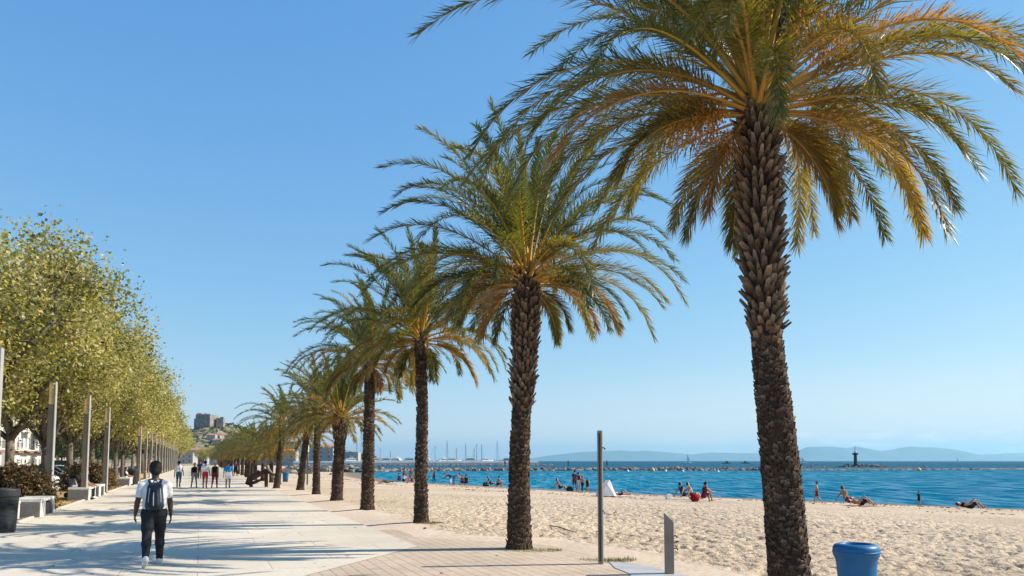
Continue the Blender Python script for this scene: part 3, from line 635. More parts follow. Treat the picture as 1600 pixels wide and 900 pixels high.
crA = crown_mesh('crown', 71, 52, 3.1, .44, (-.2, 0), 0.0, .95, 62, width=.027, droop=1.45, e_lo=-10, qp=.8)
crB = crown_mesh('crown', 72, 50, 2.9, .44, (-.15, 0), 0.0, .9, 60, width=.028, droop=1.3, e_lo=-4, qp=.76)
crC = crown_mesh('crown', 73, 52, 3.2, .44, (-.3, 0), 0.0, 1.0, 60, width=.028, droop=1.55, e_lo=-12, qp=.8)
g6, pth = pix_path(43.6, [(494, 774), (495, 720), (496, 660), (497, 640)])
palm('sixth palm, slim straight trunk just behind the short thick one', g6, pth, [.2, .17, .155, .15], pth[2][2], crA, 6, dz=.1, sdz=.1, snb=9)
g7, pth = pix_path(50.3, [(469, 767), (474, 720), (478, 690), (481, 676)])
palm('seventh palm, leaning trunk near the thin dark beach post', g7, pth, [.22, .185, .18, .17], pth[2][2], crB, 7, dz=.1, sdz=.1, snb=9)
g8, pth = pix_path(55.5, [(432, 763), (437, 720), (441, 680), (442, 664)])
palm('palm trunk standing right beside the leaning anchor monument', g8, pth, [.21, .18, .17, .16], pth[2][2], crC, 8, dz=.1, sdz=.1, snb=9)
pthF = [(0, 0, 0), (.05, 0, 1.6), (.12, 0, 3.0), (.14, 0, 3.6)]
trF = trunk_mesh('trunk', 9, pthF, [.22, .185, .18, .17], 2.7, dz=.12, sdz=.12, snb=8, nb=8)
pr = random.Random(8); crs = [crA, crB, crC]
for j in range(30):
    u = 68 + j * 7.2 + pr.uniform(-.8, .8); v = 5.7 + pr.uniform(-.25, .25); p = uv(u, v); s = pr.uniform(.8, 1.15)
    t = palm('palm in the dense far row beyond the anchor monument', (p.x, p.y, sand_z(p.x, p.y) - .03), pthF, None, 0, crs[j % 3], 0, tr=trF, rz=pr.uniform(0, 6.28))
    t.scale = (s, s, s * pr.uniform(.9, 1.1))

# ------------------------------------------------------------------ plane trees
plane_m = leaf_mat('plane_leaf', [(0, (0.09, 0.105, 0.036)), (0.4, (0.265, 0.255, 0.095)), (0.75, (0.44, 0.40, 0.17)), (1, (0.55, 0.48, 0.27))], 0.42, 0.46, 0.45, (1.6, 1.45, 0.5))
plane_bark = tone_mat('plane_bark', [(0, (0.04, 0.03, 0.022)), (0.5, (0.12, 0.095, 0.07)), (1, (0.28, 0.235, 0.175))], 0.85, 0.012, 9, 0.15, 0.5, 0.9)
def leaves_mesh(name, seed, centres, per, sig, size, m, tone0=.45, tsd=.24):
    r = np.random.RandomState(seed); cs = np.asarray(centres); k = len(cs); n = k * per
    c = np.repeat(cs, per, 0) + r.normal(0, 1, (n, 3)) * sig
    nr = r.normal(0, 1, (n, 3)) + np.array([0, 0, .7]); nr /= np.linalg.norm(nr, axis=1, keepdims=True)
    a = np.cross(nr, r.normal(0, 1, (n, 3))); a /= np.linalg.norm(a, axis=1, keepdims=True); b = np.cross(nr, a)
    s = size * r.uniform(.6, 1.25, (n, 1)); fold = nr * s * r.uniform(-.25, .35, (n, 1))
    v = np.stack([c - a * s, c - a * s * .2 + b * s * .85 + fold, c + a * s * 1.05, c - a * s * .2 - b * s * .85 + fold], 1).reshape(-1, 3)
    f = np.arange(n * 4).reshape(n, 4); tn = np.clip(tone0 + np.repeat(r.normal(0, tsd * .7, k), per) + r.normal(0, tsd, n), 0, 1)
    return np_mesh(name, v, np.concatenate([f[:, [0, 1, 2]], f[:, [0, 2, 3]]]), m, np.repeat(tn, 4))
def broad_tree(seed, th=3.0, cz=6.9, rx=4.8, rz=3.35, ncl=165, per=235, size=.067, tr=.2, m=None, bark=None, sig=.42, tone0=.41, sprigs=16):
    r = random.Random(seed); mb = MB(); ends = []
    top = Vector((r.uniform(-.15, .15), r.uniform(-.15, .15), th)); mb.tube([(0, 0, -.1), (0, 0, .12), top * .5, top], [tr * 1.2, tr * 1.0, tr * .9, tr * .85], 12, 0, tone=[r.uniform(.3, .6) for _ in range(4)])
    limbs = []
    for k in range(7):
        a = k * 2 * math.pi / 7 + r.uniform(-.3, .3); o = Vector((math.cos(a), math.sin(a), 0)); reach = rx * r.uniform(.45, .8) * (.25 if k == 0 else 1); hh = cz + rz * r.uniform(.1, .75)
        pts = [top - Vector((0, 0, r.uniform(0, .35)))]
        for s in range(1, 8):
            q = s / 7; pts.append(top + o * reach * q ** .75 + Vector((r.gauss(0, .14), r.gauss(0, .14), (hh - th) * q ** 1.15)))
        mb.tube(pts, [tr * .55 * (1 - .82 * s / 7) + .012 for s in range(8)], 7, 0, tone=[r.uniform(.3, .65) for _ in range(8)]); limbs.append(pts)
    allp = [p for l in limbs for p in l[2:]]
    for k in range(ncl):
        while True:
            d = Vector((r.gauss(0, 1), r.gauss(0, 1), r.gauss(0, 1))).normalized() * r.random() ** .42
            if d.z > -.8: break
        lowk = 1 - .5 * max(0, -d.z); c = Vector((d.x * rx * lowk, d.y * rx * lowk, cz + d.z * rz)); c += Vector((r.gauss(0, .3), r.gauss(0, .3), r.gauss(0, .3)))
        if c.z < 5.4 and math.hypot(c.x, c.y) > 2.1: c.x *= .45; c.y *= .45
        p = min(allp, key=lambda w: (w - c).length + (1.5 if w.z > c.z + .6 else 0)); md = (p + c) / 2 + Vector((0, 0, -.12))
        mb.tube([p, md, c], [.035, .022, .008], 5, 0, cap=False, tone=.45); ends.append(c)
    sp = []
    for k in range(sprigs):
        d = Vector((r.gauss(0, 1), r.gauss(0, 1), abs(r.gauss(.4, .8)))).normalized(); c = Vector((d.x * rx, d.y * rx, cz + d.z * rz)); e = c + (d + Vector((0, 0, .5))).normalized() * r.uniform(.5, 1.2)
        mb.tube([c - d * .6, c, e], [.016, .011, .004], 4, 0, cap=False, tone=.4)
        for q in range(5): sp.append(c.lerp(e, q / 4))
    lv = leaves_mesh('crown', seed, ends, per, sig, size, m or plane_m, tone0)
    sm = leaves_mesh('sprigs', seed + 1, sp, 5, .13, size * .9, m or plane_m, tone0)
    bm = bmesh.new(); bm.from_mesh(lv); bm.from_mesh(sm); bm.to_mesh(lv); bm.free()
    return mb.mesh('trunk', bark or plane_bark, smooth=True), lv
def tree_thing(label, loc, meshes, group, cat='tree', name='plane_tree', rz=0, s=1.0):
    t = thing(name, label, cat, loc, rz, group); t.scale = (s, s, s); link('trunk', meshes[0], t); link('crown', meshes[1], t); return t
variants = [broad_tree(100), broad_tree(120), broad_tree(140)]
far_var = [broad_tree(160, ncl=95, per=70, size=.13, sprigs=12, tone0=.5), broad_tree(180, ncl=95, per=70, size=.13, sprigs=12, tone0=.58)]
tlab = ['plane tree leaning in from the left edge of the view', 'plane tree whose forked trunk rises behind the brown bush', 'plane tree third from the left edge, behind the second lamp column']
trr = random.Random(12)
for j in range(34):
    u = 30.5 + j * 8.8 + (trr.uniform(-.5, .5) if j > 2 else 0); v = -7.5 + (trr.uniform(-.3, .3) if j > 2 else 0); p = uv(u, v)
    tree_thing(tlab[j] if j < 3 else 'yellowing plane tree in the long row beside the lamp columns', (p.x, p.y, -.02), variants[j % 3] if j < 7 else far_var[j % 2], 'plane trees along the promenade', rz=trr.uniform(0, 6.28), s=1.0 if j < 2 else trr.uniform(.94, 1.06))
for j, (px, y) in enumerate(((313, 335), (322, 350), (331, 340), (341, 360), (350, 345))):
    p = at_depth(px, 722, y); tree_thing('low yellowish tree closing the far end of the promenade', (p.x, p.y, -.05), far_var[j % 2], 'trees at the far end of the promenade', rz=j, s=.66 + .06 * (j % 3))
dark_m = leaf_mat('dark_leaf', [(0, (0.018, 0.035, 0.014)), (0.5, (0.035, 0.06, 0.02)), (1, (0.09, 0.11, 0.03))], 0.45, 0.25, 0.35)
dk = broad_tree(200, 2.4, 5.0, 2.9, 3.0, 60, 70, .12, .18, dark_m, None, .36, .4, 14)
yl = broad_tree(220, 1.5, 3.0, 1.4, 1.5, 30, 60, .09, .09, plane_m, None, .26, .6, 8)
for j, u in enumerate((88, 97, 160, 172, 186, 200, 215, 231, 248, 266, 286, 310)):
    p = uv(u, -24.6); tree_thing('dark green street tree on the far pavement across the road', (p.x, p.y, .1), dk, 'dark trees across the road', name='street_tree', rz=j, s=1 + .07 * (j % 3))
p = gp(112, 752); q_ = uv(72, -22.8); tree_thing('small bright yellow green tree behind the parked cars', (q_.x, q_.y, .1), yl, None, name='small_tree')
q_ = uv(58, -23.2); tree_thing('small yellow green tree at far left before the white apartments', (q_.x, q_.y, .1), yl, None, name='small_tree', rz=1.5, s=1.25)

# bushes
bush_m = leaf_mat('bush_leaf', [(0, (0.03, 0.032, 0.014)), (0.5, (0.085, 0.062, 0.028)), (1, (0.24, 0.14, 0.06))], 0.5, 0.25, 0.3)
def bush(label, loc, rx, ry, h, seed, k=90, per=55, size=.055, tone0=.45, rz=0):
    r = random.Random(seed); cs = []; st = MB()
    for _ in range(k):
        d = Vector((r.gauss(0, 1), r.gauss(0, 1), abs(r.gauss(0, 1)))).normalized() * r.random() ** .3
        c = Vector((d.x * rx, d.y * ry, .12 + d.z * h)); cs.append(c); st.tube([(c.x * .15, c.y * .15, 0), (c.x * .5, c.y * .5, c.z * .45), c], [.018, .012, .004], 4, 0, cap=False, tone=.3)
    t = thing('bush', label, 'bush', loc, rz); link('foliage', leaves_mesh('foliage', seed, cs, per, .13, size, bush_m, tone0), t); st.build('stem', plane_bark, t); return t
b1 = uv(34.6, -6.35); bush('big rounded brown leaved bush behind the near benches', (b1.x, b1.y, 0), 1.2, 1.15, 1.62, 301, 230, 75, .055)
b2 = uv(56.0, -6.7); bush('brownish bush between lamp columns behind the seated pair', (b2.x, b2.y, 0), 1.4, 1.2, 1.9, 302, 130, 50, .065)
b3 = uv(61.5, -6.3); bush('yellower low bush beside the farther brown bush', (b3.x, b3.y, 0), 1.0, 1.0, 1.6, 303, 80, 45, .065, .75)
# grass tufts
gr = MB(); g_r = random.Random(6)
def tuft(cx, cy, rx, ry, n, h):
    for _ in range(n):
        a = g_r.uniform(0, 6.28); q = g_r.random() ** .6; x, y = cx + math.cos(a) * rx * q, cy + math.sin(a) * ry * q; z = sand_z(x, y) - .01; b = g_r.uniform(0, 6.28); hh = h * g_r.uniform(.5, 1.2); w = .006
        gr.add([(x - w * math.sin(b), y + w * math.cos(b), z), (x + w * math.sin(b), y - w * math.cos(b), z), (x + math.cos(b) * hh * .6, y + math.sin(b) * hh * .6, z + hh)], [(0, 1, 2)], 0, g_r.random())
tuft(g2.x + .28, 16.75, .62, .35, 2600, .07); tuft(g3.x + .3, 23.3, .4, .25, 500, .06); tuft(1.55, 15.1, .4, .2, 300, .08); tuft(1.95, 14.9, .35, .18, 300, .08); tuft(g1.x, 10.3, .5, .4, 300, .05)
grass_m = leaf_mat('grass_blade', [(0, (0.05, 0.09, 0.02)), (0.6, (0.11, 0.14, 0.03)), (1, (0.27, 0.22, 0.08))], 0.5, 0.3, 0.3)
tag(gr.build('grass', grass_m), kind='stuff')

# ------------------------------------------------------------------ buildings across the road
white_w = mat('white_render', (0.66, 0.63, 0.57), 0.85, 0.06, 0.6, 0.004, 20)
cream_w = mat('cream_render', (0.58, 0.50, 0.38), 0.85, 0.08, 0.6, 0.004, 20)
glass_m = mat('window_glass', (0.03, 0.04, 0.05), 0.08, 0.2, 0.6, spec=0.6)
frame_m = mat('window_frame', (0.55, 0.55, 0.53), 0.5, 0.05, 4)
rail_m = mat('rail_metal', (0.10, 0.10, 0.10), 0.5, 0.1, 10, metal=0.4)
roof_m = mat('roof_tiles', (0.36, 0.17, 0.10), 0.85, 0.2, 1.5, 0.03, 9)
winb = MB()
for x0, x1, z0, z1 in ((-.6, -.53, 0, 1.7), (.53, .6, 0, 1.7), (-.53, .53, 0, .07), (-.53, .53, 1.63, 1.7), (-.03, .03, .07, 1.63)): winb.box(((x0 + x1) / 2, -.03, (z0 + z1) / 2), (x1 - x0, .14, z1 - z0))
win_me = winb.mesh('window', frame_m); pnb = MB(); pnb.box((0, .0, .85), (1.06, .05, 1.56)); pane_me = pnb.mesh('pane', glass_m)
def apartment(label, u, L, h, wall, seed, v=-27.3, dep=11):
    """front wall faces the promenade: local x along the street, local -y towards it"""
    r = random.Random(seed); base = uv(u, v); t = thing('apartment_building', label, 'building', (base.x, base.y, 0), ANG + R(90), 'apartment blocks along the road')
    nf = int(h / 3.0); nb = int(L / 3.1); bw = L / nb
    w = MB(); w.box((0, dep / 2, h / 2 - .2), (L, dep, h + .4)); w.build('wall', wall, t)
    cp = MB(); cp.box((0, dep / 2, h + .16), (L + .5, dep + .5, .32)); cp.box((L * .2, dep / 2, h + 1.2), (4, 4, 2)); cp.build('roof', wall, t, bevel=.03)
    sh = MB(); sh.box((0, -.06, 3.25), (L + .02, .9, .3)); sh.build('shopfront_canopy', mat('awning', (0.30, 0.12, 0.08), 0.8, 0.2, 3), t)
    for fl in range(nf):
        for bb in range(nb):
            x = -L / 2 + (bb + .5) * bw; z = fl * 3.0 + (.95 if fl else .5)
            o = link('window', win_me, t); o.location = (x, 0, z); p_ = link('pane', pane_me, o)
    for fl in range(1, nf):
        for bb in range(0, nb, 3):
            x = -L / 2 + (bb + 1) * bw; bl = MB(); bl.box((x, -.62, fl * 3 + .55), (bw * 1.7, 1.2, .16)); bo = bl.build('balcony', wall, t)
            rl = MB(); rl.box((x, -1.18, fl * 3 + 1.6), (bw * 1.7, .05, .06))
            for q in range(13): rl.box((x - bw * .82 + q * bw * 1.64 / 12, -1.18, fl * 3 + 1.1), (.03, .03, .95))
            rl.build('railing', rail_m, bo)
    return t
apartment('white apartment block behind the leftmost plane trees', 62, 26, 13.2, white_w, 1)
apartment('cream apartment block seen left of the second lamp column', 91, 28, 16.2, cream_w, 2)
apartment('tall white apartment block behind the parked cars', 122, 30, 19.2, white_w, 3)
apartment('white apartment block farther down the road behind the trunks', 154, 28, 15.2, white_w, 4)
apartment('cream block farthest down the road behind the plane trees', 188, 32, 16.2, cream_w, 5)

def house(label, loc, L, W, h, rz, wall, rh=1.6, group=None, nw=3):
    t = thing('house', label, 'house', loc, rz, group)
    w = MB(); w.box((0, 0, h / 2 - 1), (L, W, h + 2)); w.build('wall', wall, t)
    r_ = MB()
    if rh > 0: r_.add([(-L / 2 - .3, -W / 2 - .3, h), (L / 2 + .3, -W / 2 - .3, h), (L / 2 + .3, W / 2 + .3, h), (-L / 2 - .3, W / 2 + .3, h), (-L / 2 - .3, 0, h + rh), (L / 2 + .3, 0, h + rh)], [(0, 1, 5, 4), (2, 3, 4, 5), (0, 4, 3), (1, 2, 5), (0, 3, 2, 1)])
    else: r_.box((0, 0, h + .15), (L + .3, W + .3, .3))
    r_.build('roof', roof_m if rh > 0 else wall, t)
    for fl in range(max(1, int(h / 3))):
        for k in range(nw):
            o = link('window', win_me, t); o.location = (-L / 2 + (k + .5) * L / nw, -W / 2 - .01, fl * 3 + .9); link('pane', pane_me, o)
    return t
hr = random.Random(9); drab_w = mat('drab_render', (0.33, 0.32, 0.30), 0.85, 0.1, 0.5)
k = 0
for px, py, y, L, h in ((292, 716, 520, 12, 7), (309, 717, 540, 14, 9), (327, 716, 570, 12, 7), (345, 716, 530, 13, 9), (364, 717, 580, 15, 7), (384, 717, 560, 13, 8), (404, 716, 600, 14, 8), (424, 716, 560, 16, 9)):
    p = at_depth(px, py, y); house('pale town house closing the far end of the promenade', (p.x, p.y, 0), L, 10, h, hr.uniform(-.3, .3), drab_w, 1.6 if k % 3 else 0, 'town houses at the promenade end'); k += 1
for px, y, L, h in ((446, 520, 15, 8), (462, 545, 16, 12), (478, 560, 14, 9), (505, 545, 16, 10), (520, 575, 14, 12), (547, 600, 14, 8)):
    p = at_depth(px, 718, y); house('white waterfront house at the head of the harbour wall', (p.x, p.y, 0), L, 9, h, hr.uniform(-.3, .3), drab_w if k % 3 else white_w, 0 if k % 2 else 1.6, 'white houses by the harbour'); k += 1
for px, py, y in ((352, 668, 860), (366, 680, 850), (374, 690, 840), (342, 683, 850), (331, 688, 840), (355, 697, 830), (392, 697, 840), (408, 702, 860), (340, 700, 830)):
    p = at_depth(px, py, y); z = hz_at(p.x, p.y); house('small pale house on the slope below the fort', (p.x, p.y, z), 9, 7, 5.5, hr.uniform(-.5, .5), drab_w, 1.3, 'houses on the fort hill', 2); k += 1

# ------------------------------------------------------------------ cars
def car_paint(n, c): return mat(n, c, 0.25, 0.02, 2, spec=0.5)
car_glass = mat('car_glass', (0.015, 0.02, 0.025), 0.05, 0.1, 1, spec=0.7); tyre_m = mat('tyre', (0.02, 0.02, 0.02), 0.9, 0.1, 20); rim_m = mat('wheel_rim', (0.4, 0.4, 0.41), 0.3, 0.05, 5, metal=0.8)
lamp_w = mat('lamp_lens', (0.6, 0.6, 0.6), 0.1, 0.05, 5, spec=0.6); lamp_r = mat('tail_lens', (0.35, 0.015, 0.01), 0.15, 0.05, 5, spec=0.6)
def car_meshes(paint, tall=1.46, L=4.1):
    h = tall; W = .86
    def loft(secs, mi=0):
        mb = MB(); n = len(secs[0]); vs = [p for s in secs for p in s]
        fs = [(i * n + j, i * n + (j + 1) % n, (i + 1) * n + (j + 1) % n, (i + 1) * n + j) for i in range(len(secs) - 1) for j in range(n)]
        fs += [tuple(range(n))[::-1], tuple(range((len(secs) - 1) * n, len(secs) * n))]; mb.add(vs, fs, mi); return mb
    def sec(y, w, z0, z1, sh=.06): return [(-w * .92, y, z0), (-w, y, z0 + .18), (-w, y, z1 - .14), (-w + sh, y, z1), (w - sh, y, z1), (w, y, z1 - .14), (w, y, z0 + .18), (w * .92, y, z0)]
    q = L / 4.1; b = h * .62
    body = loft([sec(-2.05 * q, .70, .34, .66), sec(-1.95 * q, .80, .24, .80), sec(-1.5 * q, W, .2, b), sec(-.6 * q, W, .2, b + .01), sec(.6 * q, W, .2, b), sec(1.0 * q, W, .2, b - .02), sec(1.7 * q, .83, .22, b - .12), sec(1.98 * q, .76, .26, b - .22), sec(2.07 * q, .66, .34, b - .36)])
    def cs(y, z, w): return [(-w, y, z), (w, y, z)]
    cab = MB(); lo = [(-.80, -1.75 * q), (.80, -1.75 * q), (.80, 1.05 * q), (-.80, 1.05 * q)]; hi = [(-.62, -1.25 * q), (.62, -1.25 * q), (.62, .25 * q), (-.62, .25 * q)]
    cab.add([(x, y, b - .02) for x, y in lo] + [(x, y, h - .05) for x, y in hi], [(0, 1, 5, 4), (1, 2, 6, 5), (2, 3, 7, 6), (3, 0, 4, 7), (4, 5, 6, 7)])
    rf = MB(); rf.add([(x * 1.04, y * 1.02, h - .06) for x, y in hi] + [(x * .9, y * .9, h) for x, y in hi], [(3, 2, 1, 0), (4, 5, 6, 7), (0, 1, 5, 4), (1, 2, 6, 5), (2, 3, 7, 6), (3, 0, 4, 7)])
    for (lx, ly), (ux, uy) in zip(lo, hi): rf.tube([(lx * 1.012, ly * 1.012, b - .03), (ux * 1.02, uy * 1.02, h - .04)], .045, 6)
    for s in (-1, 1): rf.tube([(s * .815, -.35 * q, b - .03), (s * .635, -.4 * q, h - .04)], .04, 6)
    tb = MB(); tb.lathe([(.2, -.1), (.3, -.1), (.325, -.06), (.325, .06), (.3, .1), (.2, .1)], 20); rb = MB(); rb.lathe([(.21, -.085), (.21, .085), (.08, .105), (.03, .11)], 14)
    return dict(body=body.mesh('body', paint, smooth=True), glass=cab.mesh('windows', car_glass, bevel=.03), roof=rf.mesh('roof', paint, bevel=.01), tyre=tb.mesh('tyre', tyre_m, smooth=True), rim=rb.mesh('rim', rim_m), L=q)
hlb = MB(); hlb.ball((0, 0, 0), .12, 0, 10, (1.2, .5, .65)); hl_me = hlb.mesh('headlight', lamp_w, smooth=True); tlb = MB(); tlb.box((0, 0, 0), (.14, .08, .24)); tl_me = tlb.mesh('tail_light', lamp_r, bevel=.02)
mib = MB(); mib.ball((0, 0, 0), .1, 0, 8, (1, .6, .7)); mi_me = mib.mesh('mirror', tyre_m, smooth=True)
def car(label, u, v, rz, M):
    p = uv(u, v); t = thing('parked_car', label, 'car', (p.x, p.y, -.012), ANG + rz, 'cars parked beside the promenade')
    b = link('body', M['body'], t); link('windows', M['glass'], t); link('roof', M['roof'], t); q = M['L']
    for sx in (-1, 1):
        for y in (-1.28 * q, 1.28 * q):
            w = link('wheel', M['tyre'], t); w.location = (sx * .77, y, .325); w.rotation_euler = (0, sx * R(90), 0); link('rim', M['rim'], w)
        o = link('headlight', hl_me, t); o.location = (sx * .6, 1.93 * q, .66); o = link('tail_light', tl_me, t); o.location = (sx * .68, -1.93 * q, .76); o = link('mirror', mi_me, t); o.location = (sx * .93, .75 * q, .98)
    return t
CM = {n: car_meshes(car_paint('paint_' + n, c), h, L) for n, c, h, L in (('silver', (.5, .51, .52), 1.45, 4.0), ('white', (.72, .72, .71), 1.5, 4.2), ('navy', (.02, .035, .09), 1.9, 4.7), ('black', (.012, .012, .014), 1.5, 4.3), ('grey', (.13, .14, .15), 1.48, 4.2), ('red', (.28, .02, .02), 1.46, 4.0))}
for lab, u, dv, n in (('silver car parked nearest, seen between two lamp columns', 74.5, 0, 'silver'), ('black car parked just left of the silver car', 71.6, -.2, 'black'), ('white car parked just beyond the silver car', 77.6, .1, 'white'), ('tall navy blue van parked behind the seated pair', 81.5, -.2, 'navy'), ('grey car parked beyond the navy van', 86.0, 0, 'grey'), ('dark red car parked beyond the grey car', 90.5, 0, 'red'), ('black car parked at the far end of the visible row', 97.0, 0, 'black'), ('white car at the far left edge behind the big bush', 66.0, -.3, 'white'), ('grey car glimpsed left of the leftmost lamp column', 62.0, 0, 'grey')):
    car(lab, u, -11.3 + dv, R(-90) + R(6), CM[n])

# ------------------------------------------------------------------ street furniture
col_m = mat('lamp_column_metal', (0.155, 0.135, 0.11), 0.55, 0.12, 3, metal=0.1, spec=0.4); opal = mat('opal_diffuser', (0.66, 0.49, 0.25), 0.5, 0.06, 3)
lit_edge_m = mat('lamp_lit_edge', (0.42, 0.40, 0.37), 0.4, 0.05, 4, metal=0.3)  # paler tone paints the sunlit side of the column as a strip
def lamp_proto(label):
    t = thing('lamp_column', label, 'lamp', (0, 0, 0), 0, 'lamp columns along the promenade')
    b = MB(); b.box((-.01, 0, 2.02), (.205, .22, 4.04)); b.box((-.02, 0, .03), (.36, .36, .06)); b.build('column', col_m, t, bevel=.008)
    b = MB(); b.box((.112, 0, 2.47), (.038, .23, 4.94)); b.build('lit_edge_strip', lit_edge_m, t, bevel=.006)
    b = MB(); b.box((-.01, 0, 4.49), (.195, .205, .88)); b.build('lamp_shade', opal, t, bevel=.006)
    b = MB(); b.box((-.005, 0, 4.955), (.225, .235, .05)); b.box((-.01, 0, 4.045), (.21, .225, .03)); b.box((-.01, 0, 4.5), (.2, .21, .015)); b.build('cap', col_m, t, bevel=.005)
    return t
lp = lamp_proto('lamp column cut by the left edge beside the black litter bin')
lamp_labels = ['lamp column rising behind the nearest concrete bench and brown bush', 'lamp column in front of the seated pair on the bench', 'lamp column standing behind the second pair of benches', 'fifth lamp column from the left, before the yellow bush', 'sixth lamp column from the left, near the second bin']
for j in range(-1, 20):
    u = 42.7 + 8.9 * (j - 1); p = uv(u, -5.1)
    if j == -1: p = uv(25.5, -5.3); lp.location = p; lp.rotation_euler.z = ANG - R(7); continue
    if j in (3, 4): continue
    if j == 0: p = uv(35.8, -5.5)
    dup(lp, p, ANG - R(7), lamp_labels[j] if j < 3 else 'slim lamp column in the distant line under the plane trees')
conc = mat('bench_concrete', (0.50, 0.475, 0.43), 0.85, 0.1, 4, 0.003, 40); conc_shade = mat('bench_shaded_end', (0.13, 0.125, 0.12), 0.85, 0.12, 5, 0.003, 40)  # second, darker concrete: shade on the near end face put into the colour
def bench(label, u, v=-5.3, L=2.7, W=.9, h=.60):
    p = uv(u, v); t = thing('concrete_bench', label, 'bench', (p.x, p.y, 0), ANG, 'concrete benches along the promenade')
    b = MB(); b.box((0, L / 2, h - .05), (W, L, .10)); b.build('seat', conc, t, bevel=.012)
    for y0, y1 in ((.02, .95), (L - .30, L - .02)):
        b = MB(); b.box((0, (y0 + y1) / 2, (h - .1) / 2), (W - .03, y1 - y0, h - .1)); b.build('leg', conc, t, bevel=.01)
    b = MB(); b.box((0, .008, (h - .14) / 2 + .02), (W - .07, .03, h - .15)); b.build('shaded_end_panel', conc_shade, t, bevel=.006)
    b = MB(); b.box((0, 1.675, .215), (W - .1, 1.42, .40)); b.build('shade_panel', mat('bench_painted_shade', (.035, .034, .033), .9, .2, 6), t, bevel=.006)  # near-black block fills the opening, painting the shade under the seat
    return t
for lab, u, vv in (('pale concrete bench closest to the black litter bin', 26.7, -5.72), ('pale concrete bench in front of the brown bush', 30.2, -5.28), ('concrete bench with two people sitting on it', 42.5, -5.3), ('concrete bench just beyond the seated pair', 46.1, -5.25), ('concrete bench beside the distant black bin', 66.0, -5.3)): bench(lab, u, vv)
bin_black = mat('bin_black_metal', (0.028, 0.03, 0.032), 0.55, 0.2, 8, 0.002, 60, metal=0.2)
def litter_bin(label, loc, h=1.12, r=.34):
    t = thing('litter_bin', label, 'litter bin', loc, .3, 'black litter bins')
    b = MB(); pr_ = [(r * .80, 0), (r * .84, .02)]
    for k in range(26): z = .04 + k * (h - .24) / 26; rr_ = r * (.84 + .13 * (k / 26)); pr_ += [(rr_, z), (rr_ + .012, z + .012), (rr_ + .012, z + .022), (rr_, z + .034)]
    pr_ += [(r * .97, h - .2)]; b.lathe(pr_, 40); b.build('body', bin_black, t, smooth=False)
    b = MB(); b.lathe([(r * .97, h - .2), (r * 1.04, h - .19), (r * 1.06, h - .03), (r * 1.0, h), (r * .86, h), (r * .84, h - .03), (r * .80, h - .3), (0.01, h - .3)], 40); b.build('rim', bin_black, t, smooth=False)
    b = MB(); bl_r = random.Random(3)
    b.lathe([(r * .78, h - .16), (r * .74, h - .05), (r * .5, h + .0), (r * .2, h + .03), (.01, h + .035)], 18); b.build('liner_bag', mat('bin_liner', (.05, .055, .06), .35, .3, 9, .03, 14), t, smooth=True)
    return t
p = gp(4, 832); litter_bin('black ribbed metal litter bin at the left edge of the view', (p.x, p.y, .004)); p = gp(208, 757); litter_bin('black litter bin farther along near the distant bench', (p.x, p.y, .004), 1.2, .4)

bl_m = mat('blue_plastic', (0.004, 0.105, 0.26), 0.45, 0.06, 3, 0.0008, 40, spec=0.35)
p = at_depth(1339, 900, 9.2); bz = sand_z(p.x, 9.2)
t = thing('beach_bin', 'bright blue plastic beach bin on the sand by the nearest palm', 'beach bin', (p.x, 9.2, bz - .02), .4)
b = MB(); b.lathe([(.19, 0), (.195, .02), (.20, .3), (.205, .55), (.212, .68), (.222, .76), (.238, .80), (.244, .805), (.247, .82), (.25, .86), (.25, .885), (.245, .91), (.23, .93), (.20, .945), (.17, .945), (.16, .93), (.155, .85), (.01, .84)], 56); b.build('body', bl_m, t, smooth=True)
b = MB(); b.lathe([(.252, .845), (.256, .85), (.256, .862), (.252, .866)], 56); b.build('rim_band', bl_m, t, smooth=True)
b = MB()
for q in range(4): a = q * math.pi / 2 + .3; b.box((.2 * math.cos(a), .2 * math.sin(a), .03), (.05, .05, .1))
b.build('foot', bl_m, t)
steel = mat('brushed_steel', (0.19, 0.175, 0.155), 0.42, 0.12, 2.5, 0.0006, 80, metal=0.55, spec=0.5, col2=(0.27, 0.25, 0.22))
p = gp(939, 881); t = thing('beach_shower', 'tall slim steel beach shower post on the sand edge', 'shower', (p.x, p.y, 0), R(-14))
b = MB(); b.box((0, 0, 1.18), (.085, .13, 2.44)); b.build('post', steel, t, bevel=.008)
b = MB(); b.box((0, -.0663, 1.2), (.035, .004, 2.3)); b.build('seam_strip', mat('dark_seam', (.06, .055, .05), .6, .1, 5), t)
b = MB(); b.tube([(.04, -.01, 2.09), (.075, -.01, 2.085), (.10, -.01, 2.06)], [.012, .012, .026], 8); b.build('shower_head', steel, t, smooth=True)
b = MB(); b.tube([(.04, -.02, .95), (.062, -.02, .95)], .02, 10); b.build('push_button', steel, t)
p = gp(1046, 897); t = thing('foot_shower', 'short steel foot wash post with a slanted top', 'foot shower', (p.x, p.y, 0), R(-8))
b = MB(); b.prism([(-.075, -.02), (.075, -.02), (.075, .85), (-.075, 1.0)], -.07, .07, 0, 'y'); b.build('post', steel, t, bevel=.007)
for z, ln in ((.62, .05), (.42, .06)):
    b = MB(); b.tube([(.07, 0, z), (.07 + ln, 0, z), (.08 + ln, 0, z - .03)], [.011, .011, .013], 8); b.build('tap', mat('dark_tap', (.05, .05, .05), .4, .1, 5, metal=.6), t, smooth=True)
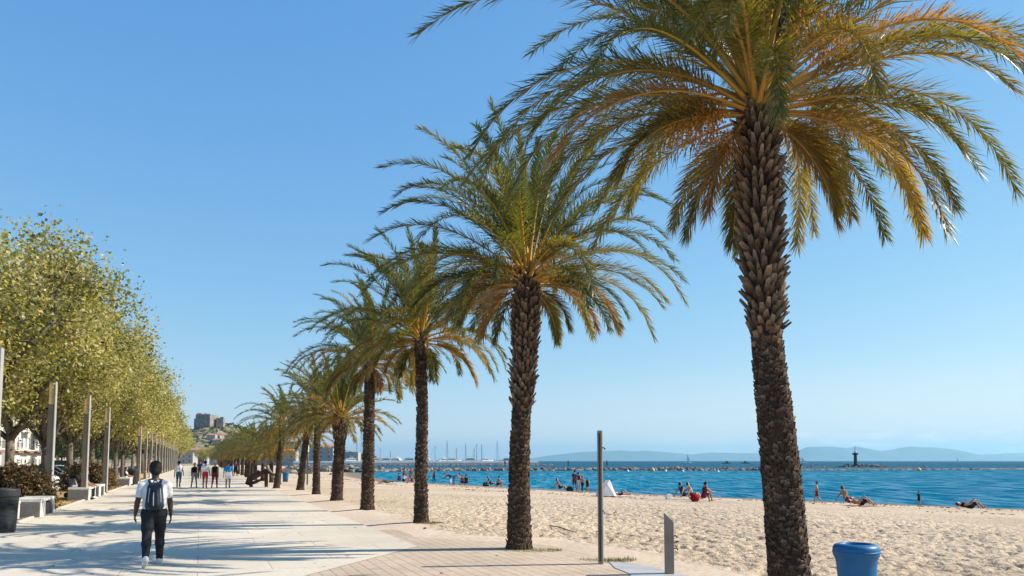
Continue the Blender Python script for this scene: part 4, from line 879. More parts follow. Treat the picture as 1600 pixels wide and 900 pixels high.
# wet concrete slab round the showers, with its drain
wet = mat('wet_slab', (0.34, 0.31, 0.29), 0.42, 0.1, 2.2, 0.001, 30, spec=0.4, col2=(0.46, 0.43, 0.40))
sl = MB(); pl = [gp(*q) for q in ((950, 878), (1000, 879), (1055, 881), (1085, 893), (1120, 906), (1105, 925), (980, 925), (985, 898), (960, 888))]
sl.prism([(q.x, q.y) for q in pl], -.08, .012); tag(sl.build('wet_slab', wet, bevel=.01), 'wet pale concrete slab round the beach shower posts', 'slab')
p = gp(1040, 896, .05)
# thin dark posts and things along the beach line
def mini_shower(label, px, py, h):
    p = gp(px, py); z = sand_z(p.x, p.y); t = thing('beach_post', label, 'post', (p.x, p.y, z), .2)
    b = MB(); b.box((0, 0, h / 2 - .05), (.13, .13, h + .1)); b.build('post', col_m, t, bevel=.01); b = MB(); b.box((.11, 0, h - .2), (.14, .06, .06)); b.build('shower_head', col_m, t)
mini_shower('thin dark post on the beach beside the leaning seventh palm', 480, 755, 2.3)
p = gp(446, 750); z = sand_z(p.x, p.y); t = thing('beach_bin', 'small dark blue beach bin far off past the anchor', 'beach bin', (p.x, p.y, z), 0)
b = MB(); b.lathe([(.24, 0), (.27, .5), (.29, .8), (.33, .84), (.33, .92), (.24, .95), (.2, .8)], 20); b.build('body', bl_m, t, smooth=True); b = MB(); b.lathe([(.335, .85), (.345, .86), (.345, .9), (.335, .91)], 20); b.build('rim_band', bl_m, t)
orange = mat('orange_plastic', (0.62, 0.10, 0.03), 0.4, 0.08, 3, spec=0.4)
p = gp(451, 733, 0); z = sand_z(p.x, p.y); t = thing('pedal_boat', 'orange pedal boat pulled up on the far sand', 'pedal boat', (p.x, p.y, z), .5)
for s in (-1, 1):
    b = MB(); b.tube([(-2.1, s * .8, .45), (-1.6, s * .8, .3), (0, s * .8, .25), (1.6, s * .8, .3), (2.2, s * .8, .55)], [.08, .3, .34, .3, .06], 10); b.build('float', orange, t, smooth=True)
b = MB(); b.box((0, 0, .6), (2.6, 1.5, .2)); b.build('deck', orange, t, bevel=.05); b = MB(); b.box((-.5, 0, .95), (.2, 1.3, .6)); b.box((-.2, 0, .75), (.5, 1.3, .15)); b.build('seat', white_w, t, bevel=.04)

# the anchor monument leaning on its stand
iron = mat('old_iron', (0.035, 0.028, 0.024), 0.7, 0.3, 4, 0.006, 25, metal=0.3, col2=(0.09, 0.065, 0.05)); stone_g = mat('weathered_bar', (0.20, 0.17, 0.14), 0.85, 0.2, 5, 0.006, 30)
p = gp(408, 761); D0 = p.y
def ap(px, py, dy=0): q = at_depth(px, py, D0 + dy); return Vector((q.x - p.x, q.y - p.y, q.z))
t = thing('anchor_monument', 'large dark iron anchor leaning beside the palm row', 'anchor', (p.x, p.y, 0))
b = MB(); b.tube([ap(386, 757), ap(389, 750), ap(396, 745), ap(405, 741), ap(417, 735)], [.16, .20, .20, .18, .16], 10); b.build('shank', iron, t, smooth=True)
b = MB(); b.tube([ap(388, 755), ap(390, 748), ap(396, 742), ap(403, 737), ap(405, 735)], [.2, .16, .13, .10, .06], 8); b.build('arm', iron, t, smooth=True)
b = MB(); b.tube([ap(389, 755), ap(397, 754), ap(404, 751), ap(414, 748)], [.14, .12, .1, .05], 8); b.build('arm', iron, t, smooth=True)
b = MB(); b.tube([ap(411, 720, -.6), ap(429, 748, .5)], [.09, .12], 8); b.build('stock', stone_g, t)
b = MB(); b.tube([ap(416, 734), ap(416, 761.5)], .13, 4); b.build('stand_post', iron, t)
b = MB(); b.tube([ap(392, 756), ap(392.5, 761.5)], .13, 4); b.build('stand_block', iron, t)
b = MB(); b.tube([ap(433, 744), ap(436, 741), ap(439, 740), ap(437, 744)], .07, 6); b.tube([ap(417, 736), ap(425, 741), ap(434, 743)], [.12, .1, .08], 8); b.build('ring', iron, t, smooth=True)

# ------------------------------------------------------------------ harbour, breakwater, light
rock_m = mat('breakwater_rock', (0.08, 0.072, 0.062), 0.9, 0.25, 0.8, 0.05, 4, col2=(0.28, 0.25, 0.21))
def boulders(mb, pts, n, seed, rmin, rmax, wid, hgt):
    r = random.Random(seed); seg = [((a[0], a[1]), (b_[0], b_[1])) for a, b_ in zip(pts[:-1], pts[1:])]; Ls = [math.hypot(b_[0] - a[0], b_[1] - a[1]) for a, b_ in seg]; T = sum(Ls)
    for _ in range(n):
        s = r.random() * T
        for (a, b_), L in zip(seg, Ls):
            if s <= L: break
            s -= L
        q = s / L; o = r.gauss(0, .5) * wid; x = a[0] + (b_[0] - a[0]) * q + (b_[1] - a[1]) / L * o; y = a[1] + (b_[1] - a[1]) * q - (b_[0] - a[0]) / L * o; rr_ = r.uniform(rmin, rmax)
        z = SEA + hgt(T and (s / L)) * max(0, 1 - abs(o) / wid) * r.uniform(.4, 1) - .2
        k = len(mb.v); mb.ball((x, y, z), rr_, 0, 6, (r.uniform(.8, 1.4), r.uniform(.8, 1.3), r.uniform(.5, .8)), jit=.22)
b = MB(); bw_pts = [(-37, 198), (-22, 220), (10, 228), (40, 229), (82, 230), (125, 244), (190, 268), (260, 290)]
boulders(b, bw_pts[:5], 620, 3, .45, .95, 1.7, lambda q: .85); boulders(b, bw_pts[4:], 520, 4, .35, .7, 1.5, lambda q: .3)
b.tube([(x, y, SEA - .5) for x, y in bw_pts], 1.0, 6)
tag(b.build('breakwater', rock_m), 'long low breakwater of pale boulders lying across the bay', 'breakwater')
b = MB(); boulders(b, [(-40, 150), (-48, 175), (-36, 200)], 130, 9, .5, 1.3, 3.2, lambda q: 1.5); tag(b.build('rock_pile', rock_m), 'pile of pale rocks on the sand where the breakwater starts', 'rocks')
iso = at_depth(1337, 729, 345); b = MB(); boulders(b, [(iso.x - 24, 346), (iso.x + 30, 344)], 150, 6, .35, .7, 2, lambda q: .45); boulders(b, [(iso.x - 5, 345), (iso.x + 13, 345)], 50, 7, .5, .9, 2, lambda q: 1.4)
b.tube([(iso.x - 24, 346, SEA - .8), (iso.x + 30, 344, SEA - .8)], 1.1, 6); tag(b.build('rock_islet', rock_m), 'low rocky islet that carries the dark light beacon', 'islet')
t = thing('light_beacon', 'small dark lighthouse tower standing on the rocky islet', 'lighthouse', (iso.x, 345, SEA + 1.2)); dkm = mat('beacon_paint', (0.012, 0.03, 0.03), 0.5, 0.2, 2)
b = MB(); b.lathe([(.8, -1), (.75, 0), (.62, 3.6), (.6, 4.0)], 16); b.build('tower', dkm, t, smooth=True); b = MB(); b.lathe([(.6, 4.0), (1.2, 4.15), (1.2, 4.9), (1.1, 4.95), (.6, 4.95)], 16); b.build('gallery', dkm, t); b = MB(); b.lathe([(.45, 4.95), (.45, 5.6), (.3, 5.9), (.05, 6.1)], 12); b.build('lantern', mat('beacon_lantern', (.5, .52, .5), .3, .1, 3), t); b = MB(); b.tube([(0, 0, 6), (0, 0, 8.0)], .09, 6); b.build('mast', dkm, t)
quay = mat('harbour_concrete', (0.36, 0.37, 0.37), 0.9, 0.1, 0.3, 0.02, 3)
mA, mB_ = at_depth(458, 720, 470), at_depth(842, 720, 500); t = thing('harbour_wall', 'long grey harbour wall running out behind the breakwater', 'harbour wall', (0, 0, 0))
def wall_box(mb, A, B, w, z0, z1, off=0):
    d = (B - A); d.z = 0; L = d.length; d.normalize(); n = Vector((-d.y, d.x, 0)); c = (A + B) / 2 + n * off; c.z = (z0 + z1) / 2; mb.box(c, (L, w, z1 - z0), rot=Matrix.Rotation(math.atan2(d.y, d.x), 3, 'Z'))
b = MB(); wall_box(b, mA, mB_, 6, SEA - 2, 0.8); b.build('wall', quay, t, bevel=.05)
b = MB(); wall_box(b, mA, mB_, 1.2, 0.8, 1.75, 2.2); b.build('parapet', mat('parapet_white', (0.58, 0.57, 0.54), .85, .08, .3), t, bevel=.05)
b = MB(); boulders(b, [(mA.x, mA.y - 5), (mB_.x + 8, mB_.y - 5)], 300, 12, .6, 1.0, 2.0, lambda q: .5); b.build('rock_armour', rock_m, t)
hull_m = mat('boat_white', (0.72, 0.72, 0.70), 0.3, 0.05, 1, spec=0.5); mast_m = mat('mast_alloy', (0.22, 0.23, 0.24), 0.4, 0.05, 2, metal=0.3); sail_cover = mat('sail_cover_blue', (0.03, 0.06, 0.16), 0.8, 0.15, 3)
def hull(mb, L, W, h):
    secs = []
    for y, w, z in ((-.5, .72, .9), (-.3, .95, .88), (0, 1, .9), (.25, .8, .95), (.42, .4, 1.03), (.5, .03, 1.1)): secs.append([(-W * w, y * L, h * z), (-W * w * .85, y * L, h * .3), (0, y * L, -.25 * h), (W * w * .85, y * L, h * .3), (W * w, y * L, h * z)])
    n = 5; mb.add([p for s in secs for p in s], [(i * n + j, i * n + j + 1, (i + 1) * n + j + 1, (i + 1) * n + j) for i in range(5) for j in range(4)] + [(i * n, (i + 1) * n, (i + 1) * n + 4, i * n + 4) for i in range(5)] + [(0, 1, 2, 3, 4)])
def sailboat(label, loc, L, mh, rz, group='yachts moored in the harbour', sail=None):
    t = thing('sailing_boat', label, 'sailing boat', loc, rz, group); W = L * .15
    b = MB(); hull(b, L, W, 1.1); b.build('hull', hull_m, t); b = MB(); b.box((0, -.05 * L, 1.3), (W * 1.2, L * .36, .6)); b.build('cabin', hull_m, t, bevel=.12)
    b = MB(); b.tube([(0, .08 * L, .9), (0, .08 * L, mh)], [.2, .14], 8); b.tube([(-.9, .08 * L, mh * .55), (.9, .08 * L, mh * .55)], .04, 5); b.tube([(0, .08 * L, 2.2), (0, -.36 * L, 2.1)], .09, 6); b.build('mast', mast_m, t)
    b = MB(); b.tube([(0, .08 * L, mh - .2), (0, .49 * L, 1.2)], .045, 5); b.tube([(0, .08 * L, mh - .1), (0, -.48 * L, 1.1)], .035, 5)
    for s in (-1, 1): b.tube([(0, .08 * L, mh * .95), (s * .9, .08 * L, mh * .55), (s * W * .9, .06 * L, 1.0)], .03, 4)
    b.build('rigging', mast_m, t)
    if sail: b = MB(); b.add([(0, .05 * L, 2.3), (.5, -.2 * L, 2.4), (.2, -.36 * L, 2.3), (0, .07 * L, mh * .96), (.25, -.12 * L, mh * .5)], [(0, 1, 4), (1, 2, 4), (2, 3, 4), (3, 0, 4)]); b.build('sail', sail, t)
    else: b = MB(); b.tube([(0, .06 * L, 2.42), (0, -.34 * L, 2.3)], [.22, .12], 8); b.build('sail_cover', sail_cover, t, smooth=True)
    return t
br = random.Random(31)
for px, top in ((556, 680), (563, 666), (682, 697), (698, 687), (715, 700), (727, 692), (741, 700), (747, 693), (751, 694), (776, 689), (596, 700), (612, 704)):
    q = at_depth(px, 718, br.uniform(512, 545)); zt = at_depth(px, top, q.y).z; sailboat('white yacht with bare mast moored behind the harbour wall' if top > 690 else {666: 'white yacht with the tallest mast in the harbour', 680: 'white yacht moored beside the tallest mast', 687: 'white yacht with a tall stayed mast left of centre', 689: 'white yacht at the outer end of the harbour row', 690: 'white yacht'}[top], (q.x, q.y, SEA), br.uniform(10, 13), zt - SEA, br.uniform(-.6, .6) + (1.57 if br.random() < .5 else 0))
def motorboat(label, loc, L, rz, group='motor boats in the harbour'):
    t = thing('motor_boat', label, 'motor boat', loc, rz, group); W = L * .17
    b = MB(); hull(b, L, W, 2.2); b.build('hull', hull_m, t); b = MB(); b.prism([(-.4 * L, 1.9), (.22 * L, 1.9), (.08 * L, 3.6), (-.3 * L, 3.6)], -W * .7, W * .7, 0, 'x'); b.build('cabin', hull_m, t, bevel=.1)
    b = MB(); b.prism([(-.33 * L, 2.55), (.13 * L, 2.55), (.075 * L, 3.2), (-.3 * L, 3.2)], -W * .71, W * .71, 0, 'x'); b.build('window_band', glass_m, t); b = MB(); b.box((0, -.12 * L, 4.3), (W * 1.2, L * .25, .12)); b.tube([(W * .5, -.2 * L, 3.5), (W * .5, -.2 * L, 4.3)], .05, 5); b.tube([(-W * .5, -.2 * L, 3.5), (-W * .5, -.2 * L, 4.3)], .05, 5); b.tube([(0, -.1 * L, 4.3), (0, -.1 * L, 6.2)], .04, 5); b.build('flybridge', hull_m, t)
for j, px in enumerate((545, 588, 601, 622, 636, 668, 690, 708, 732, 760, 790, 806)):
    q = at_depth(px, 718, br.uniform(508, 520)); motorboat('white motor boat moored behind the harbour wall', (q.x, q.y, SEA + .9), br.uniform(9, 13) * (1.4 if px == 608 else 1), 1.57 + br.uniform(-.5, .5) + (3.14 if j % 2 else 0))
sail_w = mat('sail_cloth', (0.72, 0.72, 0.70), 0.8, 0.04, 2)
for lab, px, d, mh in (('small boat with white sail in front of the far hills', 1075, 900, 9.5), ('tiny sailing dinghy just right of the nearest trunk', 1254, 700, 6), ('distant sailing boat between beacon and right edge', 1496, 1500, 9)):
    q = at_depth(px, 721, d); sailboat(lab, (q.x, d, SEA), 7, mh, 1.2, 'boats sailing on the bay', sail_w)
for lab, px, d in (('dark work boat beyond the breakwater', 1135, 420), ('low dark barge with a short mast beyond the breakwater', 1164, 430)):
    q = at_depth(px, 724, d * 1.9); d *= 1.9; t = thing('work_boat', lab, 'work boat', (q.x, d, SEA), 1.5); b = MB(); hull(b, 8, 1.3, .9); b.build('hull', dkm, t); b = MB(); b.box((0, -.5, 1.5), (1.6, 2, 1.6)); b.build('cabin', dkm, t, bevel=.08); b = MB(); b.tube([(0, .6, 1), (0, .6, 4.2)], .09, 6); b.build('mast', dkm, t)
buoy_o = mat('buoy_yellow', (0.65, 0.42, 0.12), 0.5, 0.05, 3); buoy_w = mat('buoy_white', (0.75, 0.75, 0.72), 0.5, 0.05, 3)
for j, (px, py, big) in enumerate(((897, 734, 0), (905, 734, 0), (917, 735, 0), (981, 737, 0), (1020, 736.5, 1), (1040, 737, 0), (1067, 737.5, 0), (1122, 738, 0), (1436, 736, 1), (745, 727, 0))):
    q = gp(px, py, SEA); lab = 'small white buoy floating in front of the breakwater' if not big else ('yellow marker buoy left of the nearest palm trunk' if px < 1200 else 'yellow marker buoy below the beacon islet')
    t = thing('buoy', lab, 'buoy', (q.x, q.y, SEA), 0, 'buoys on the bay'); s = .55 if big else .32; b = MB(); b.ball((0, 0, s * .5), s, 0, 12); b.build('float', buoy_o if big else buoy_w, t, smooth=True); b = MB(); b.lathe([(s * .2, s * 1.3), (s * .22, s * 1.7), (s * .1, s * 1.9)], 8); b.build('cap', buoy_w, t)
# twig and pebbles on the near sand
tw = MB(); A, B = gp(858, 826, .03), gp(899, 836, .03); A.z = sand_z(A.x, A.y) + .035; B.z = sand_z(B.x, B.y) + .03
tw.tube([A, A.lerp(B, .35) + Vector((0, .05, .02)), A.lerp(B, .8), B], [.012, .016, .014, .008], 6); tw.tube([B, B + Vector((.03, -.12, .02))], [.012, .006], 5); tag(tw.build('driftwood_stick', mat('driftwood', (.12, .085, .055), .9, .2, 12)), 'thin crooked driftwood stick lying on the sand', 'stick')
def pebble(lab, px, py, r): q = gp(px, py); z = sand_z(q.x, q.y); m_ = MB(); m_.ball((q.x, q.y, z + r * .4), r, 0, 8, (1.3, 1, .7), jit=.1); tag(m_.build('pebble', mat('dark_pebble', (.05, .04, .035), .8, .2, 20)), lab, 'pebble')
pebble('dark pebble on the sand right of the foot wash post', 1058, 852, .03); pebble('dark clod on the packed sand below the slender third palm', 664, 829, .035); pebble('second dark clod by the third palm, nearer the path', 555, 825, .045)

# ------------------------------------------------------------------ people
def surface_net(F, org, h):
    ins = F < 0; c = [ins[i:i + F.shape[0] - 1, j:j + F.shape[1] - 1, k:k + F.shape[2] - 1] for i in (0, 1) for j in (0, 1) for k in (0, 1)]
    s = sum(x.astype(np.int8) for x in c); act = (s > 0) & (s < 8); ids = np.full(act.shape, -1); ii = np.argwhere(act); ids[act] = np.arange(len(ii))
    P = np.zeros((len(ii), 3)); W = np.zeros(len(ii)); I, J, K = ii.T
    for a in ((0, 0, 0), (0, 0, 1), (0, 1, 0), (0, 1, 1), (1, 0, 0), (1, 0, 1), (1, 1, 0), (1, 1, 1)):
        for ax in range(3):
            if a[ax]: continue
            b = list(a); b[ax] = 1
            fa = F[I + a[0], J + a[1], K + a[2]]; fb = F[I + b[0], J + b[1], K + b[2]]; m = (fa < 0) != (fb < 0)
            t = np.where(m, fa / np.where(fa == fb, 1, fa - fb), 0); p = np.array(a, float)[None] + np.eye(3)[ax][None] * t[:, None]; P += p * m[:, None]; W += m
    P = (P / np.maximum(W, 1)[:, None] + ii) * h + org; Q = []
    for ax in range(3):
        o1, o2 = [q for q in range(3) if q != ax]
        sl0 = [slice(None)] * 3; sl1 = [slice(None)] * 3; sl0[ax] = slice(0, -1); sl1[ax] = slice(1, None)
        A, B = ins[tuple(sl0)], ins[tuple(sl1)]; e = np.argwhere(A != B)
        ok = (e[:, o1] > 0) & (e[:, o2] > 0) & (e[:, o1] < F.shape[o1] - 1) & (e[:, o2] < F.shape[o2] - 1); e = e[ok]
        def cell(d1, d2): q = e.copy(); q[:, o1] += d1; q[:, o2] += d2; return ids[tuple(q.T)]
        q = np.stack([cell(-1, -1), cell(0, -1), cell(0, 0), cell(-1, 0)], 1); fl = A[tuple(e.T)]
        if ax == 1: fl = ~fl
        q[~fl] = q[~fl][:, ::-1]; Q.append(q)
    return P, np.concatenate(Q)
def sdf_mesh(bones, h, k=.03, infl=0.0, clip=None):
    """one continuous skin over tapered bones (a, b, ra, rb, region)"""
    A = np.array([b[0] for b in bones]); B = np.array([b[1] for b in bones]); rm = max(max(b[2], b[3]) for b in bones) + infl + .04
    lo = np.minimum(A, B).min(0) - rm; hi = np.maximum(A, B).max(0) + rm; n = np.ceil((hi - lo) / h).astype(int) + 1
    F = np.full(n, .2); Rg = np.zeros(n, np.int16); best = np.full(n, 1e9); ax = [lo[i] + np.arange(n[i]) * h for i in range(3)]
    for (a, b, ra, rb, reg) in bones:
        a = np.asarray(a); b = np.asarray(b); ra += infl; rb += infl; m = max(ra, rb) + .09
        s = [slice(max(0, int((min(a[i], b[i]) - m - lo[i]) / h)), min(n[i], int((max(a[i], b[i]) + m - lo[i]) / h) + 2)) for i in range(3)]; s = tuple(s)
        X, Y, Z = np.meshgrid(*[ax[i][s[i]] for i in range(3)], indexing='ij'); ba = b - a; L2 = max(ba @ ba, 1e-9)
        t = np.clip(((X - a[0]) * ba[0] + (Y - a[1]) * ba[1] + (Z - a[2]) * ba[2]) / L2, 0, 1)
        d = np.sqrt((X - a[0] - t * ba[0]) ** 2 + (Y - a[1] - t * ba[1]) ** 2 + (Z - a[2] - t * ba[2]) ** 2) - (ra + (rb - ra) * t)
        f = F[s]; kk = min(k, max(.006, min(ra, rb) * .6)); hh = np.clip(.5 + .5 * (f - d) / kk, 0, 1); F[s] = f + (d - f) * hh - kk * hh * (1 - hh)
        g = d < best[s]; bs = best[s]; bs[g] = d[g]; best[s] = bs; rs = Rg[s]; rs[g] = reg; Rg[s] = rs
    if clip is not None:
        X, Y, Z = np.meshgrid(*ax, indexing='ij'); F = np.maximum(F, clip(X, Y, Z))
    P, Q = surface_net(F, lo, h); ci = np.clip(np.rint((P[Q].mean(1) - lo) / h).astype(int), 0, np.array(n) - 1)
    return P, Q, Rg[tuple(ci.T)]
SKIN, SHIRT, TROUS, SHOE, LOWER, HAIR, SLEEVE, HAND = range(8)
def skeleton(h=1.72, lean=0, legs=((20, 12), (-18, 25)), arms=((-14, 12, 8), (16, 18, 8)), splay=3, head=0, fem=False, hands=False, stout=1.0):
    """joints of a figure facing +y; angles in degrees, forward positive; legs/arms are (left, right)"""
    s = h / 1.75; B = []; V = np.array
    def dirv(a, o=0.0): a, o = R(a), R(o); return V([math.sin(o), math.sin(a) * math.cos(o), -math.cos(a) * math.cos(o)])
    up = V([0, math.sin(R(lean)), math.cos(R(lean))]); fw = V([0, math.cos(R(lean)), -math.sin(R(lean))]); pel = V([0, 0, .94]); X = V([1., 0, 0])
    chest = pel + up * .36; neck = pel + up * .545; shw = (.165 if fem else .19) * stout; wst = (.085 if fem else .10) * stout
    hu = V([0, math.sin(R(lean + head)), math.cos(R(lean + head))]); hf = V([0, math.cos(R(lean + head)), -math.sin(R(lean + head))])
    for sx in (-1, 1):
        B.append((pel + X * sx * .075 + up * -.02, pel + X * sx * .06 + up * .16, .115 * stout, wst, TROUS)); B.append((pel + X * sx * .06 + up * .12, chest + X * sx * .085 + up * .06, wst, .105 * stout, SHIRT))
        B.append((chest + up * .06 + X * sx * .05, neck + X * sx * .09 - up * .03, .10, .062, SHIRT)); B.append((neck - up * .015 + X * sx * .03, neck - up * .085 + X * sx * shw, .056, .052, SHIRT))
    B.append((neck - up * .02, neck + hu * .10, .058, .055, SKIN)); hd = neck + hu * .185
    B.append((hd - hu * .02 + hf * .012, hd + hu * .045, .083, .098, SKIN)); B.append((hd - hu * .07 + hf * .045, hd - hu * .03 + hf * .03, .042, .062, SKIN)); B.append((hd - hu * .012 + hf * .095, hd - hu * .03 + hf * .115, .012, .016, SKIN))
    for sx in (-1, 1): B.append((hd + X * sx * .092 - hu * .02, hd + X * sx * .094 + hu * .018 - hf * .006, .013, .016, SKIN))
    for i, sx in enumerate((-1, 1)):
        th, kn = legs[i]; hip = pel + X * sx * .092 - V([0, 0, .02]); kd = dirv(th, splay * sx); knee = hip + kd * .43; sd = dirv(th - kn, splay * sx * .6); ank = knee + sd * .41
        mid = hip + kd * .25
        B.append((hip, mid, .096 * stout, .078 * stout, TROUS)); B.append((mid, knee, .078 * stout, .058, LOWER)); cf = knee + sd * .12 - V([0, math.cos(R(th - kn)), math.sin(R(th - kn))]) * .012
        B.append((knee, cf, .056, .06, LOWER)); B.append((cf, ank, .06, .04, LOWER)); fa = th - kn + 82 + (12 if th < 0 else 0); fd = V([sx * .12, math.sin(R(fa)), -math.cos(R(fa))]); dn = sd
        B.append((ank + dn * .045 - fd * .045, ank + dn * .055 + fd * .10, .042, .040, SHOE)); B.append((ank + dn * .055 + fd * .10, ank + dn * .06 + fd * .165, .040, .028, SHOE)); B.append((ank, ank + dn * .04, .04, .042, SHOE))
        sh, el, ot = arms[i]; S = neck - up * .09 + X * sx * (shw + .01); ad = dirv(sh, ot * sx); E = S + ad * .29; fd2 = dirv(sh + el, ot * sx * .5); Wp = E + fd2 * .25
        B.append((S, S + ad * .17, .055 * stout, .052, SLEEVE)); B.append((S + ad * .17, E, .048, .041, SKIN)); B.append((E, E + fd2 * .08, .041, .042, SKIN)); B.append((E + fd2 * .08, Wp, .042, .029, SKIN))
        fwd = dirv(sh + el + 90, 0); pw = Wp + fd2 * .085
        if hands:
            for q, ln in ((-.03, .082), (-.01, .092), (.011, .088), (.031, .07)):
                k0 = pw + fwd * q; B.append((Wp + fd2 * .02 + fwd * q * .6, k0, .016, .0135, HAND)); k1 = k0 + fd2 * ln * .5 - X * sx * .012; B.append((k0, k1, .0095, .009, HAND)); B.append((k1, k1 + (fd2 * .8 - X * sx * .6) * ln * .5, .009, .0075, HAND))
            t0 = Wp + fd2 * .03 + fwd * .03; t1 = t0 + (fd2 * .6 + fwd * .8) * .038; B.append((t0, t1, .014, .011, HAND)); B.append((t1, t1 + (fd2 * .95 + fwd * .2 - X * sx * .2) * .035, .0105, .008, HAND))
        else:
            B.append((Wp, pw, .03, .036, HAND)); B.append((pw, pw + (fd2 * .9 - X * sx * .25) * .085, .033, .018, HAND)); B.append((Wp + fd2 * .04 + fwd * .025, Wp + fd2 * .09 + fwd * .055, .016, .011, HAND))
    B = [(a * s, b * s, ra * s, rb * s, r_) for a, b, ra, rb, r_ in B]
    return B, dict(hd=hd * s, hu=hu, hf=hf, neck=neck * s, chest=chest * s, pel=pel * s, up=up, fw=fw, s=s)
skin_d = mat('dark_skin', (0.075, 0.038, 0.022), 0.45, 0.08, 8, spec=0.4); skin_t = mat('tanned_skin', (0.34, 0.17, 0.095), 0.5, 0.08, 8, spec=0.35); skin_l = mat('light_skin', (0.50, 0.29, 0.20), 0.5, 0.08, 8, spec=0.35)
hair_k = mat('black_hair', (0.010, 0.009, 0.009), 0.7, 0.3, 40, 0.006, 90); hair_b = mat('brown_hair', (0.06, 0.035, 0.02), 0.65, 0.3, 40, 0.004, 60); hair_g = mat('fair_hair', (0.30, 0.20, 0.10), 0.65, 0.2, 40, 0.004, 60)
def cloth(n, c): return mat('cloth_' + n, c, 0.9, 0.12, 6, 0.008, 9, spec=0.1)
man_shirt = mat('creased_white_cotton', (.66, .65, .66), .9, .1, 5, .03, 7, spec=.1, col2=(.74, .73, .73))
CL = {n: cloth(n, c) for n, c in (('white', (.72, .71, .72)), ('navy', (.02, .03, .07)), ('black', (.014, .014, .016)), ('jeans', (.07, .13, .22)), ('red', (.50, .03, .035)), ('blue', (.02, .24, .52)), ('pale', (.62, .58, .56)), ('maroon', (.13, .02, .03)), ('grey', (.2, .2, .2)), ('purple', (.10, .05, .12)), ('pink', (.55, .3, .3)), ('orange', (.6, .2, .04)), ('teal', (.03, .2, .22)))}
def person(label, loc, rz, colors, hair=hair_b, skin=skin_t, h=1.7, hc=.022, rot=None, drop=True, long_hair=False, group=None, **kw):
    """colors = (shirt, trousers, lower leg, shoes, sleeve), None is bare skin"""
    B, J = skeleton(h, **kw); P, Q, Rg = sdf_mesh(B, hc); s = J['s']
    hb_ = [(J['hd'] + J['hu'] * .05 * s - J['hf'] * .012 * s, J['hd'] + J['hu'] * .01 * s - J['hf'] * .03 * s, .1 * s, .098 * s, 0)]
    if long_hair: hb_.append((J['hd'] - J['hf'] * .05 * s, J['hd'] - J['hu'] * .16 * s - J['hf'] * .07 * s, .085 * s, .06 * s, 0))
    HP, HQ, _ = sdf_mesh(hb_, hc * .8, clip=lambda X, Y, Z: ((X - J['hd'][0]) * J['hf'][0] + (Y - J['hd'][1]) * J['hf'][1] + (Z - J['hd'][2]) * J['hf'][2]) * .9 - ((X - J['hd'][0]) * J['hu'][0] + (Y - J['hd'][1]) * J['hu'][1] + (Z - J['hd'][2]) * J['hu'][2]) - .005)
    if rot is not None:
        Mx = np.array(rot.to_3x3()); P = P @ Mx.T; HP = HP @ Mx.T
    z0 = P[:, 2].min(); P[:, 2] -= z0; HP[:, 2] -= z0
    c0 = np.array([np.median(P[:, 0]), np.median(P[:, 1]), 0]); P = P - c0; HP = HP - c0
    t = thing('person', label, 'person', loc, rz, group)
    ms, lut = [skin], [0] * 8
    for reg, col in ((SHIRT, colors[0]), (TROUS, colors[1]), (LOWER, colors[2]), (SHOE, colors[3]), (SLEEVE, colors[4])):
        if col: ms.append(CL[col]); lut[reg] = len(ms) - 1
    link('body', np_mesh('body', P, Q, ms, None, np.array(lut)[Rg], smooth=True), t); link('hair', np_mesh('hair', HP, HQ, hair, smooth=True), t)
    return t
def walk(label, px, py, hpx, colors, rz=0.25, ph=1, **kw):
    p = gp(px, py); hh = hpx * math.hypot(p.y, p.x) / FPX * .99
    L = ((22, 10), (-20, 22)); A = ((-18, 14, 7), (18, 20, 7))
    if ph < 0: L = L[::-1]; A = A[::-1]
    return person(label, (p.x, p.y, .005), rz, colors, h=min(1.86, hh), legs=L, arms=A, hc=.02, group='people strolling ahead on the promenade', **kw)
WALK = 'people strolling ahead on the promenade'
walk('person in white shirt and blue jeans strolling ahead, leftmost walker', 279, 762, 38, ('white', 'jeans', 'jeans', 'black', 'white'), hair=hair_k)
walk('slim person in black top and dark trousers walking ahead', 303, 762, 36, ('black', 'grey', 'grey', 'black', None), ph=-1, fem=True, hair=hair_g, long_hair=True)
walk('person in white shirt and bright red shorts walking ahead', 320, 763, 40, ('white', 'red', None, 'black', 'white'), hair=hair_k)
walk('person in black top and dark red leggings walking ahead', 335, 763, 38, ('black', 'maroon', 'maroon', 'maroon', None), ph=-1, fem=True, hair=hair_g)
walk('person in bright blue shirt and white shorts walking ahead', 356, 763, 39, ('blue', 'white', None, 'black', 'blue'), stout=1.12, hair=hair_b)
walk('person in dark clothes half hidden behind the red shorts walker', 312, 748, 27, ('navy', 'black', 'black', 'black', 'navy'))
walk('person in purple top walking far off by the palm row', 368, 744, 24, ('purple', 'black', 'black', 'black', 'purple'), ph=-1, fem=True)
walk('distant person in pink walking near the lamp columns', 234, 752, 32, ('pink', 'pale', 'pale', 'white', None), fem=True, rz=3.0, hair=hair_g)
SIT = dict(legs=((86, 84), (84, 80)), arms=((28, 40, 10), (32, 44, 10)), splay=6)
def seat(label, u, v, z, rz, colors, **kw):
    p = uv(u, v); t = person(label, (p.x, p.y, 0), rz, colors, hc=.018, **{**SIT, **kw}); return t
seat('seated person in dark red top on the concrete bench', 43.3, -5.15, 0, ANG - R(90), ('maroon', 'navy', 'navy', 'black', 'maroon'), lean=12, group='people sitting on the benches')
seat('seated person in a blue jacket with pale straps on the bench', 44.4, -5.15, 0, ANG - R(90), ('jeans', 'black', 'black', 'white', 'jeans'), lean=6, hair=hair_k, group='people sitting on the benches')
